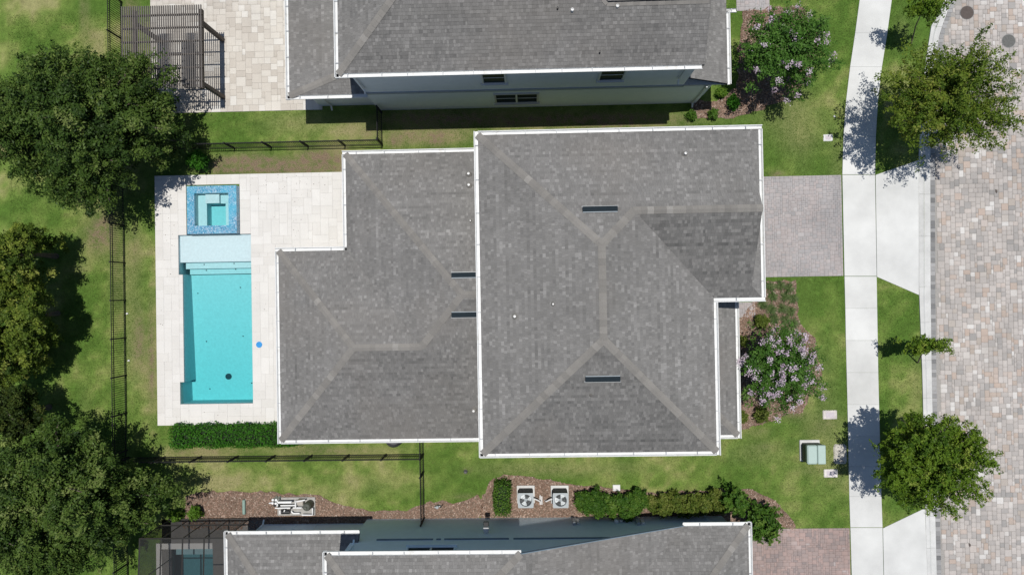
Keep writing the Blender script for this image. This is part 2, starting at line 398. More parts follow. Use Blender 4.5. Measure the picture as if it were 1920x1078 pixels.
def vnoise(x, y, scale, seed):
    rr_ = np.random.default_rng(seed); G_ = rr_.random((256, 256)); u = np.asarray(x)*scale+1000; v_ = np.asarray(y)*scale+1000
    i, j = np.floor(u).astype(int), np.floor(v_).astype(int); fu, fv = u-i, v_-j; fu = fu*fu*(3-2*fu); fv = fv*fv*(3-2*fv)
    g_ = lambda a, b2: G_[a % 256, b2 % 256]
    return (g_(i, j)*(1-fu)+g_(i+1, j)*fu)*(1-fv)+(g_(i, j+1)*(1-fu)+g_(i+1, j+1)*fu)*fv
def turf(x, y):
    """0 lush .. 1 yellowed, in uneven patches"""
    t_ = .40*vnoise(x, y, .33, 1)+.30*vnoise(x, y, .9, 2)+.30*vnoise(x, y, 2.6, 3)
    t_ = t_-.10*np.clip((np.asarray(x)-8.5)/2, 0, 1)            # the front lawn is kept greener
    return np.clip((t_-.34)/.36, 0, 1)
yell = turf(XX, YY)
def spot(arr, px, py, rx, ry, s):
    x, y = P(px, py); k = 38.8
    arr += s*np.exp(-(((XX-x)*k/rx)**2 + ((YY-y)*k/ry)**2))
for a in [(800,222,120,16,.9),(1000,225,160,16,.9),(1180,228,120,16,.9),(790,258,90,14,.5),(610,306,50,18,.7),(470,312,90,12,.7),(185,445,30,34,.9),(200,410,26,22,.5),(262,640,12,60,.8),(285,700,9,70,.9),(287,600,6,60,.6),(255,470,14,40,.5),(150,505,14,18,.4),(215,505,10,80,.4),
          (440,308,60,16,1.0),(520,312,60,14,.9),(600,302,45,24,1.1),(560,318,90,6,.8),(470,300,25,12,.5),(820,262,20,12,.7),(740,268,14,14,.6),(770,255,18,10,.3),
          (420,845,60,7,.7),(560,843,60,8,.7),(650,846,50,8,.5),(340,845,40,10,.6),(245,25,14,30,.8),(158,30,8,60,.5),(175,70,14,30,.4),
          (1455,325,14,5,.9),(1560,790,22,10,.25),(1525,880,40,8,.3),(1575,890,14,30,.3),(1440,835,30,8,.3),(1490,778,24,8,.7),(1420,810,24,8,.5),(1530,800,30,14,.2),
          (650,240,14,10,.3),(690,250,18,8,.5),(875,883,5,4,1.0),(870,930,30,6,.4)]: spot(bare, *a)
for a in [(570,230,70,20,.6),(670,245,40,16,.8),(780,255,60,16,.9),(850,255,30,14,.8),(240,520,20,90,.5),(250,660,16,60,.5),(60,20,40,20,.2),(1480,210,60,40,.5),(1500,260,40,30,.4),
          (420,905,70,20,.6),(600,930,60,14,.4),(700,905,90,20,.3),(980,878,90,14,.5),(1080,880,70,12,.4),(1180,876,80,12,.3),(1550,840,40,60,.45),(1420,850,60,20,.35),(720,848,50,10,.5),
          (1505,340,20,300,.1),(1690,60,14,30,.3),(1575,300,20,60,.3),(1540,720,30,80,.25),(170,350,60,30,.4),(160,760,14,60,.15),(1718,720,6,60,.6),(640,850,80,8,.4)]: spot(dryv, *a)
v = np.stack([XX, YY, np.zeros_like(XX)], -1).reshape(-1, 3)
nx, ny = len(gx), len(gy)
F = []
for j in range(ny-1):
    for i in range(nx-1):
        cx_, cy_ = (gx[i]+gx[i+1])/2, (gy[j]+gy[j+1])/2
        if any(h[0] < cx_ < h[1] and h[2] < cy_ < h[3] for h in holes): continue
        F.append((j*nx+i, j*nx+i+1, (j+1)*nx+i+1, (j+1)*nx+i))
nv = len(v)                                  # the ground goes on, a little lower, under and beyond the road
low = np.array([[18.6,-400,-0.16],[400,-400,-0.16],[400,400,-0.16],[18.6,400,-0.16]])
F.append((nv, nv+1, nv+2, nv+3))
_k = [((P(a, c2)[0]+P(b2, c2)[0])/2, P(a, c2)[1]) for a, b2, c2 in [(1767,1783,5),(1745,1762,60),(1734,1752,125),(1722,1745,290),(1722.5,1745.5,553),(1728,1747.5,700),(1732,1751,860),(1738,1757,1078)]][::-1]
v[:, 0] = np.minimum(v[:, 0], np.interp(v[:, 1], [p[1] for p in _k], [p[0] for p in _k])-0.02)
keep = [f for f in F if not (f[0] < nv and np.ptp(v[list(f), 0]) < 1e-4)]
V = np.concatenate([v, low]); F = np.array(keep)
ground = np_mesh('ground', V, F, np.full(len(F), .5), M['lawn'], kind='structure')
for nm, ar in (('bare', bare), ('dry', dryv), ('yellow', yell)):
    at = ground.data.attributes.new(nm, 'FLOAT', 'POINT')
    at.data.foreach_set('value', np.clip(np.concatenate([ar.ravel(), np.zeros(4)]), 0, 1).astype(np.float32))
tag(ground, kind='structure')

def in_poly(x, y, poly):
    ins = np.zeros(np.shape(x), bool); n = len(poly)
    for i in range(n):
        x1, y1 = poly[i]; x2, y2 = poly[(i+1) % n]
        c = ((y1 > y) != (y2 > y)) & (x < (x2-x1)*(y-y1)/((y2-y1) if y2 != y1 else 1e-9)+x1)
        ins ^= c
    return ins
def px_poly(pts, z=0.0): return [P(a, b, z) for a, b in pts]
def wobble(poly, step=0.25, amp=0.06, seed=1):
    r = np.random.default_rng(seed); out = []
    n = len(poly)
    for i in range(n):
        a = np.array(poly[i]); b2 = np.array(poly[(i+1) % n]); k = max(1, int(np.linalg.norm(b2-a)/step))
        for q in range(k):
            p = a+(b2-a)*q/k + r.normal(size=2)*amp*(0.3 if q == 0 else 1); out.append((float(p[0]), float(p[1])))
    return out

# ------------------------------------------------------------------ mulch beds
BEDS = [('beneath crape myrtle', [(1296,222),(1296,190),(1345,190),(1380,165),(1392,22),(1440,14),(1505,14),(1535,80),(1520,150),(1470,190),(1420,208),(1372,222)]),
        ('front bed', [(1384,600),(1420,560),(1440,527),(1491,524),(1497,600),(1530,640),(1540,710),(1505,772),(1440,790),(1400,804),(1380,806)]),
        ('condenser bed', [(900,992),(902,940),(918,902),(945,889),(1000,893),(1060,905),(1130,913),(1240,923),(1340,918),(1400,915),(1450,935),(1475,962),(1492,989),(1400,990),(1380,992)]),
        ('equipment bed', [(345,990),(348,932),(400,919),(500,923),(590,927),(640,946),(690,957),(755,958),(795,945),(830,936),(862,941),(895,926),(905,940),(900,990)])]
bed_polys = []
for i, (nm, pts) in enumerate(BEDS):
    poly = wobble(px_poly(pts), 0.25, 0.05, i+3); bed_polys.append(poly)
    mb = MB(); mb.add([(x, y, 0.012) for x, y in poly], [tuple(range(len(poly)))][0:1])
    o = mb.build('mulch_bed', M['mulch']); tag(o, kind='structure')
    # loose bark chips lying on the bed
    A = np.array(poly); x0, y0 = A.min(0); x1, y1 = A.max(0)
    n = int((x1-x0)*(y1-y0)*330)
    r = np.random.default_rng(40+i); q = np.stack([r.uniform(x0, x1, n), r.uniform(y0, y1, n)], 1)
    q = q[in_poly(q[:, 0], q[:, 1], poly)]; n = len(q)
    ang = r.uniform(0, math.pi, n); ln = r.uniform(0.02, 0.055, n); wd = r.uniform(0.012, 0.022, n)
    dx = np.stack([np.cos(ang), np.sin(ang), r.normal(0, .25, n)], 1)*ln[:, None]; dy = np.stack([-np.sin(ang), np.cos(ang), r.normal(0, .3, n)], 1)*wd[:, None]
    c = np.concatenate([q, r.uniform(0.03, 0.05, n)[:, None]], 1)
    V = np.stack([c-dx-dy, c+dx-dy, c+dx+dy, c-dx+dy], 1).reshape(-1, 3); F = np.arange(4*n).reshape(-1, 4)
    ch = np_mesh('bark_chips', V, F, r.beta(2, 2.4, n), M['chip'], o, kind='stuff')

# ------------------------------------------------------------------ packing of stone pieces
def pack(nx, ny, shapes, r):
    """fill an nx x ny grid with random pieces -> (i, j, w, h)"""
    occ = np.zeros((nx, ny), bool); out = []
    for j in range(ny):
        for i in range(nx):
            if occ[i, j]: continue
            opts = list(shapes); r.shuffle(opts)
            for w, h in opts + [(2, 1), (1, 2), (1, 1)]:
                if i+w <= nx and j+h <= ny and not occ[i:i+w, j:j+h].any():
                    occ[i:i+w, j:j+h] = True; out.append((i, j, w, h)); break
    return out
def zone_pieces(x0, x1, y0, y1, unit, shapes, r):
    nx_, ny_ = max(1, round((x1-x0)/unit)), max(1, round((y1-y0)/unit))
    ux, uy = (x1-x0)/nx_, (y1-y0)/ny_
    return [(x0+i*ux, x0+(i+w)*ux, y0+j*uy, y0+(j+h)*uy) for i, j, w, h in pack(nx_, ny_, shapes, r)]
_piece_cache = {}
def stone_mesh(key, w, h, t, c, mat, gap):
    """chamfered stone, shared by every piece of that size"""
    k = (key, round(w, 3), round(h, 3))
    if k not in _piece_cache:
        mb = MB(); mb.cbox(-w/2+gap, w/2-gap, -h/2+gap, h/2-gap, -t, 0, c)
        me = bpy.data.meshes.new(key); me.from_pydata(mb.v, [], mb.f); me.materials.append(mat); me.update()
        _piece_cache[k] = me
    return _piece_cache[k]
def lay(name, rects, ztop, t, c, gap, mat, parent, dz=0.003):
    for (a, b2, c0, d) in rects:
        me = stone_mesh(name, b2-a, d-c0, t, c, mat, gap)
        inst(me, name, ((a+b2)/2, (c0+d)/2, ztop+random.uniform(-dz, dz)), parent)
def lay_mass(name, rects, ztop, t, c, gap, mat, parent, tones, dz=0.003):
    V = []; F = []; T = []
    for (a, b2, c0, d), tn in zip(rects, tones):
        z = ztop+random.uniform(-dz, dz); k = len(V)
        V += [(a+gap, c0+gap, z-t), (b2-gap, c0+gap, z-t), (b2-gap, d-gap, z-t), (a+gap, d-gap, z-t)]
        g2 = gap+c
        V += [(a+gap, c0+gap, z-c), (b2-gap, c0+gap, z-c), (b2-gap, d-gap, z-c), (a+gap, d-gap, z-c)]
        V += [(a+g2, c0+g2, z), (b2-g2, c0+g2, z), (b2-g2, d-g2, z), (a+g2, d-g2, z)]
        for L in (0, 4):
            for i in range(4): F.append((k+L+i, k+L+(i+1) % 4, k+L+4+(i+1) % 4, k+L+4+i)); T.append(tn)
        F.append((k+8, k+9, k+10, k+11)); T.append(tn)
    return np_mesh(name, np.array(V), np.array(F), np.array(T), mat, parent, kind='stuff')

# ------------------------------------------------------------------ road of tumbled pavers
KR = [(1790,-30),(1783,5),(1762,63),(1752,130),(1747,200),(1745,290),(1745,400),(1745.5,553),(1747.5,700),(1751,860),(1754,960),(1757,1078),(1758,1130)]
KL = [(1775,-30),(1767,12),(1745,50),(1734,120),(1726,200),(1722,290),(1722,400),(1722.5,553),(1728,700),(1732,860),(1734,960),(1738,1078),(1739,1130)]
KRw = [P(a, b) for a, b in KR]; KLw = [P(a, b) for a, b in KL]
def edge_x(y, line):
    ys = np.array([p[1] for p in line])[::-1]; xs = np.array([p[0] for p in line])[::-1]
    return float(np.interp(y, ys, xs))
ZR = -0.03
road = MB(); road.add([(p[0]-0.25, p[1], ZR-0.02) for p in KRw] + [(27.5, KRw[-1][1], ZR-0.02), (27.5, KRw[0][1], ZR-0.02)], [tuple(range(len(KRw)+2))])
road = road.build('road', M['grout']); tag(road, kind='structure')
pr = random.Random(11)
rects = zone_pieces(19.1, 26.6, -14.9, 14.9, 0.108, [(2,2),(2,2),(3,2),(2,3),(3,2),(2,3),(2,2),(3,3)], pr)
rects = [q for q in rects if q[0] > edge_x((q[2]+q[3])/2, KRw)+0.235]
def shown(q):
    x, y = (q[0]+q[1])/2, (q[2]+q[3])/2
    hid = ((x-20.0)**2/13+(y-9.5)**2/12 < 1) or ((x-19)**2/10+(y+8)**2/8 < 1)
    return (q[1]-q[0])*(q[3]-q[2]) * (0 if (hid or x > 23.8 or abs(y) > 13.6) else 1)
# light, tan and grey stones drift in loose patches over the road
def drift(q, s, r): 
    x, y = (q[0]+q[1])/2, (q[2]+q[3])/2
    return 0.5+0.5*math.sin(x*1.3+s)*math.sin(y*0.9+1.7*s+0.6*math.sin(x*0.7))
rects.sort(key=shown, reverse=True)
lay('paver', rects[:300], ZR, 0.05, 0.010, 0.0035, M['road_paver'], road)
rr = random.Random(5); tones = []
for q in rects[300:]:
    t = rr.betavariate(1.6, 1.6); d = drift(q, 2.0, rr)
    if rr.random() < 0.10+0.10*d: t = rr.uniform(0.76, 0.90)
    elif rr.random() < 0.09: t = rr.uniform(0.92, 1.0)
    elif t > 0.73: t *= 0.8
    tones.append(t)
lay_mass('paver_field', rects[300:], ZR, 0.05, 0.010, 0.0035, M['road_paver_mass'], road, tones)
y = -14.8                                     # soldier course of grey pavers along the kerb
while y < 14.6:
    h = random.choice([0.17, 0.2, 0.23, 0.27]); ex = edge_x(y+h/2, KRw)
    me = stone_mesh('edge_paver', 0.23, h, 0.05, 0.008, M['edge_paver'], 0.004)
    inst(me, 'edge_paver', (ex+0.118, y+h/2, ZR+random.uniform(-.003, .003)), road); y += h
# kerb: sloping pan and low back, cut into lengths
kerb = thing('kerb', 'pale concrete kerb along the paver road', 'kerb', (19.1, 0, 0)); del kerb['category']; del kerb['label']; tag(kerb, kind='structure')
ks = [13.9, 12.4, 10.6, 8.8, 7.0, 5.9, 4.4, 2.4, 0.0, -1.7, -3.5, -5.3, -7.1, -8.9, -10.9, -12.4, -14.9]
for i in range(len(ks)-1):
    ya, yb = ks[i]-0.004, ks[i+1]+0.004
    n = 4; vsx = []; fs = []
    for k in range(n+1):
        yy = ya+(yb-ya)*k/n; l, r_ = edge_x(yy, KLw), edge_x(yy, KRw); w = r_-l
        drop = 0.0 if -11.5 > yy or (-0.2 < yy < 6.9) else 1.0
        prof = [(l, -0.15), (l, 0.045+0.02*drop), (l+0.30*w, 0.045+0.03*drop), (l+0.50*w, -0.012), (r_, -0.022), (r_, -0.15)]
        vsx += [(a, yy, z) for a, z in prof]
    for k in range(n):
        for q in range(5): fs.append((k*6+q, k*6+q+1, (k+1)*6+q+1, (k+1)*6+q))
    fs += [tuple(range(6))[::-1], tuple(range(n*6, n*6+6))]
    mb = MB(); mb.add(vsx, fs); mb.build('kerb_length', M['kerb'], kerb)

# ------------------------------------------------------------------ sidewalk, aprons, driveways
ST = [(-70,1618,1680),(0,1611.5,1671.5),(63,1603,1663),(126,1593.5,1653),(189,1586,1645.5),(257,1581,1641.5),(328,1579,1640),(518,1583,1643),(578,1584.5,1644),(638,1585.5,1645),(698,1587,1646),
      (758,1588.5,1647.5),(818,1590,1649),(874,1591,1650.5),(930,1592,1652),(988,1594,1654),(1130,1598,1657)]
walk = thing('sidewalk', 'x', 'x', (*P(1612, 540), 0)); del walk['category']; del walk['label']; tag(walk, kind='structure')
for i in range(len(ST)-1):
    (ya, la, ra), (yb, lb, rb) = ST[i], ST[i+1]
    gp_ = 0.14 if ya not in (328, 518, 988) else 0.5; gq = 0.14 if yb not in (328, 518, 988) else 0.5
    mb = MB(); mb.prism([P(la, ya+gp_), P(ra, ya+gp_), P(rb, yb-gq), P(lb, yb-gq)], -0.05, 0.035); mb.build('slab', M['concrete'], walk)
AP = [('apron', [(1641.2,328.5),(1722,301),(1722,420),(1722.3,553),(1643.8,519)]), ('apron', [(1655,989.5),(1735.5,951),(1738.5,1078),(1739.5,1130),(1658,1130)])]
for nm, pts in AP:
    mb = MB(); mb.prism(px_poly(pts), -0.05, 0.034); o = mb.build('driveway_apron', M['concrete']); tag(o, kind='structure')
def driveway(x0, y0, x1, y1, mat, seed, unit=0.1, shapes=((2,1),(2,1),(2,2),(1,2),(3,2))):
    X0, X1, Y0, Y1 = rect_px(x0, y0, x1, y1)
    mb = MB(); mb.box(X0, X1, Y0, Y1, -0.05, 0.012); o = mb.build('driveway', M['grout']); tag(o, kind='structure')
    r = random.Random(seed); rs = zone_pieces(X0, X1, Y0, Y1, unit, list(shapes), r)
    lay_mass('paver_field', rs, 0.03, 0.04, 0.006, 0.002, mat, o, [min(1, max(0, r.gauss(0.5, 0.16)+0.25*(drift(q, 1.0, r)-.5))) for q in rs])
    return o
driveway(1380, 330.5, 1579, 519, M['drive_paver'], 3)
driveway(1330, 990.5, 1594, 1120, M['drive_paver_red'], 4)
o = driveway(1340, 567, 1416, 596, M['drive_paver'], 6); o.name = 'footpath'
o = driveway(1380, -60, 1442, 21, M['drive_paver'], 8); o.name = 'footpath'

# ------------------------------------------------------------------ pool deck (travertine) and pool
X0, X1, Y0, Y1 = DECK
sh, mn, nt_ = POOL['shelf'], POOL['main'], POOL['notch']
YR = -6.2
zones = [(X0, sh[0], Y0, Y1), (sh[0], SPA[0]-0.01, sh[3], Y1), (SPA[0]-0.01, SPA[1]+0.01, SPA[3]+0.01, Y1), (SPA[1]+0.01, mn[1], sh[3], Y1),
         (mn[1], -10.6, Y0, 2.2), (mn[1], X1, 2.2, Y1), (sh[0], mn[1], Y0, mn[2]), (sh[0], mn[0], nt_[3], sh[2]), (sh[0], nt_[0], mn[2], nt_[3])]
zones = [q for q in zones if q[1]-q[0] > 0.02 and q[3]-q[2] > 0.02]
mb = MB()
for q in zones: mb.box(q[0], q[1], q[2], q[3], -0.25, 0.035)
deck = mb.build('pool_deck', M['deck_grout']); tag(deck, kind='structure')
tr_ = random.Random(2)
for q in zones:
    lay('tile', zone_pieces(*q, 0.205, [(2,2),(3,2),(2,3),(4,2),(2,4),(3,3),(3,2)], tr_), 0.05, 0.03, 0.003, 0.0015, M['travertine'], deck, 0.0008)
# scattered dark pits and fallen bits on the tiles
mb = MB(); r = random.Random(8)
for (px, py, n, sx, sy) in [(320,440,14,6,40),(555,380,26,4,60),(520,345,14,50,14),(600,340,14,30,8),(480,430,10,20,60),(560,350,14,40,20),(450,775,8,80,8),(310,600,8,8,120),(500,600,5,8,80)]:
    for k in range(n):
        x, y = P(r.gauss(px, sx), r.gauss(py, sy)); 
        if not any(q[0] < x < q[1]-.05 and q[2]+.05 < y < q[3]-.05 for q in zones): continue
        s = r.uniform(0.006, 0.022); mb.add([(x-s, y-s*.7, .0525), (x+s, y-s*.5, .0525), (x+s*.8, y+s*.8, .0525), (x-s*.6, y+s, .0525)], [(0,1,2,3)])
mb.build('fallen_debris', M['bark'], deck, kind='stuff')

pool = thing('swimming_pool', 'turquoise rectangular swimming pool with sun shelf and steps in the pale stone deck', 'pool', ((mn[0]+mn[1])/2, (mn[2]+mn[3])/2, 0))
zt = 0.03
def wall_poly(mb, pts, z0s, z1, close=True):
    """upright sheets below a run of plan points; z0s gives the foot height at every point"""
    n = len(pts)
    for i in range(n if close else n-1):
        j = (i+1) % n
        mb.add([(pts[i][0], pts[i][1], z0s[i]), (pts[j][0], pts[j][1], z0s[j]), (pts[j][0], pts[j][1], z1), (pts[i][0], pts[i][1], z1)], [(0,1,2,3)])
d_top, d_bot = -0.80, -1.20
e_ = 0.007
outline = [(mn[0], mn[3]), (mn[0], nt_[3]), (nt_[0], nt_[3]), (nt_[0], mn[2]), (mn[1], mn[2]), (mn[1], sh[3]), (sh[0], sh[3]), (sh[0], sh[2])]
cxp = (mn[0]+mn[1])/2
inner = [(mn[0]+e_, mn[3]), (mn[0]+e_, nt_[3]-e_), (nt_[0]+e_, nt_[3]-e_), (nt_[0]+e_, mn[2]+e_), (mn[1]-e_, mn[2]+e_), (mn[1]-e_, sh[3]-e_), (sh[0]+e_, sh[3]-e_), (sh[0]+e_, sh[2]+e_), (mn[0]+e_, sh[2]+e_)]
mb = MB(); wall_poly(mb, inner, [-1.3]*9, zt); mb.build('basin_wall', M['plaster'], pool)
s1, s2 = P(400, 491)[1], P(400, 503)[1]
mb = MB(); mb.add([(nt_[0], mn[2], d_bot), (mn[1], mn[2], d_bot), (mn[1], mn[3], d_top), (mn[0], mn[3], d_top), (mn[0], nt_[3], d_bot+0.06), (nt_[0], nt_[3], d_bot+0.06)], [(0,1,2,3,4,5)])
mb.build('floor', M['plaster'], pool)
mb = MB(); mb.box(sh[0], mn[1], s1, sh[3], -1.3, -0.13); mb.build('sun_shelf', M['plaster'], pool)
sx_ = sh[0]+0.16
mb = MB(); mb.box(sx_, mn[1], s2, s1, -1.3, -0.36); mb.build('step', M['plaster'], pool)
mb = MB(); mb.box(sx_+0.1, mn[1], sh[2]+0.02, s2, -1.3, -0.56); mb.build('step', M['plaster'], pool)
W = [(a+(-.004 if a < (mn[0]+mn[1])/2 else .004), b2+(.004 if b2 > 0.5 else -.004)) for a, b2 in outline]
mb = MB(); mb.prism(W, -1.32, -0.055); mb.build('water', M['water'], pool)
mb = MB(); x, y = P(427, 706, -1.0); mb.disc((x, y), 0.15, -1.2, -1.06, 24); mb.build('main_drain', M['drain'], pool)
def floor_z(y): return d_top+(d_bot-d_top)*(mn[3]-y)/(mn[3]-mn[2])
for (px, py, z) in [(378,461,-.16),(434,461,-.16),(383,496,-.36),(439,494,-.36),(387,507,-.56),(442,505,-.56),(371,550,-.85),(451,539,-.85),(387,640,-1.0),(456,630,-1.0),(472,718,-.4),(393,729,-1.12)]:
    x, y = P(px, py, z); zz = floor_z(y) if z < -.8 else z
    mb = MB(); mb.disc((x, y), 0.032, zz-0.02, zz+0.012, 10); mb.build('cleaner_head', M['drain'], pool)
# raised spa
spa = thing('spa', 'square raised spa with blue glass mosaic rim above the pool', 'spa', ((SPA[0]+SPA[1])/2, (SPA[2]+SPA[3])/2, 0))
zs = 0.40
sx0, sx1, sy0, sy1 = SPA[0]+0.0, SPA[1]-0.14, SPA[2]+0.04, SPA[3]-0.05
sc = (33-zs)/33
sx0, sx1, sy0, sy1 = P(350.5, 395, zs)[0], P(443.5, 395, zs)[0], P(400, 438, zs)[1], P(400, 348.5, zs)[1]
ix0, ix1, iy0, iy1 = P(364.5, 395, zs)[0], P(428.5, 395, zs)[0], P(400, 423, zs)[1], P(400, 362, zs)[1]
mb = MB()
ro = [(sx0, sy0), (sx1, sy0), (sx1, sy1), (sx0, sy1)]; ri = [(ix0, iy0), (ix1, iy0), (ix1, iy1), (ix0, iy1)]
for i in range(4):
    j = (i+1) % 4
    mb.add([(*ro[i], zs), (*ro[j], zs), (*ri[j], zs), (*ri[i], zs)], [(0,1,2,3)])
wall_poly(mb, ro, [-0.3]*4, zs); wall_poly(mb, ri[::-1], [zs-0.14]*4, zs)
mb.build('mosaic_rim', M['mosaic'], spa)
mb = MB(); wall_poly(mb, ri[::-1], [-0.55]*4, zs-0.14); mb.add([(*q, -0.5) for q in ri], [(0,1,2,3)]); mb.build('basin', M['plaster'], spa)
bx = P(388, 395, 0)[0]; by = P(400, 382, 0)[1]; ex_ = P(423, 395, 0)[0]
mb = MB(); mb.box(ix0, bx, iy0, iy1-0.01, -0.5, 0.0); mb.build('bench', M['plaster'], spa)
mb = MB(); mb.box(bx, P(411, 370, .15)[0], by, iy1-0.012, -0.5, 0.14); mb.build('bench', M['plaster'], spa)
mb = MB(); mb.box(P(411, 370, 0)[0], ix1, by, iy1-0.014, -0.5, -0.02); mb.box(ex_, ix1, iy0, by, -0.5, -0.024); mb.build('bench', M['plaster'], spa)
mb = MB(); mb.box(ix0-.004, ix1+.004, iy0-.004, iy1+.004, -0.52, zs-0.06); mb.build('water', M['water'], spa)
x, y = P(486, 646, .05)
sk = thing('skimmer_lid', 'round blue skimmer lid set in the stone deck beside the pool', 'lid', (x, y, .05))
mb = MB(); mb.lathe((x, y), [(0.15, .048), (0.15, .060), (0.135, .066), (0.0301, .066)], 24); mb.build('cover', M['blue_lid'], sk)
mb = MB(); mb.lathe((x, y), [(0.06, .064), (0.05, .072), (0.01, .072)], 16); mb.build('finger_boss', M['blue_lid'], sk)

# ------------------------------------------------------------------ neighbour's patio at the top left
X0, X1, Y0, Y1 = rect_px(283, -60, 640, 209.5)
X1 = -9.9
mb = MB(); mb.box(X0, X1, Y0, Y1, -0.05, 0.018); patio = mb.build('patio', M['deck_grout']); tag(patio, kind='structure')
ps = zone_pieces(X0, X1, Y0, Y1, 0.155, [(2,2),(3,2),(2,3),(3,2),(2,2),(3,3)], random.Random(14))
ps.sort(key=lambda q: (q[1]-q[0])*(q[3]-q[2])*(1 if q[3] < 14.3 else 0), reverse=True)
lay('paver', ps[:300], 0.035, 0.03, 0.006, 0.003, M['patio_paver'], patio, 0.0015)
if len(ps) > 300:
    M['patio_mass'] = toned('cream_patio_paver_mass', PP, 'tone', 0.88, 24, 0.08, 0.7, 0.08, 0.15)
    lay_mass('paver_field', ps[300:], 0.035, 0.03, 0.006, 0.003, M['patio_mass'], patio, [tr_.random() for _ in ps[300:]])

# ------------------------------------------------------------------ roofs
def clip(poly, half):
    """Sutherland-Hodgman of a 2-D polygon by half planes (a, b, c): a*x+b*y+c >= 0"""
    for a, b2, c in half:
        out = []; n = len(poly)
        for i in range(n):
            p, q = poly[i], poly[(i+1) % n]
            dp, dq = a*p[0]+b2*p[1]+c, a*q[0]+b2*q[1]+c
            if dp >= 0: out.append(p)
            if (dp > 0) != (dq > 0) and abs(dp-dq) > 1e-12:
                t = dp/(dp-dq); out.append((p[0]+(q[0]-p[0])*t, p[1]+(q[1]-p[1])*t))
        poly = out
        if len(poly) < 3: return []
    return poly
def halves(poly):
    n = len(poly); a = sum(poly[i][0]*poly[(i+1)%n][1]-poly[(i+1)%n][0]*poly[i][1] for i in range(n))
    if a < 0: poly = poly[::-1]
    h = []
    for i in range(n):
        (x1, y1), (x2, y2) = poly[i], poly[(i+1)%n]
        h.append((-(y2-y1), (x2-x1), (y2-y1)*x1-(x2-x1)*y1))
    return h
EXPO = 0.132
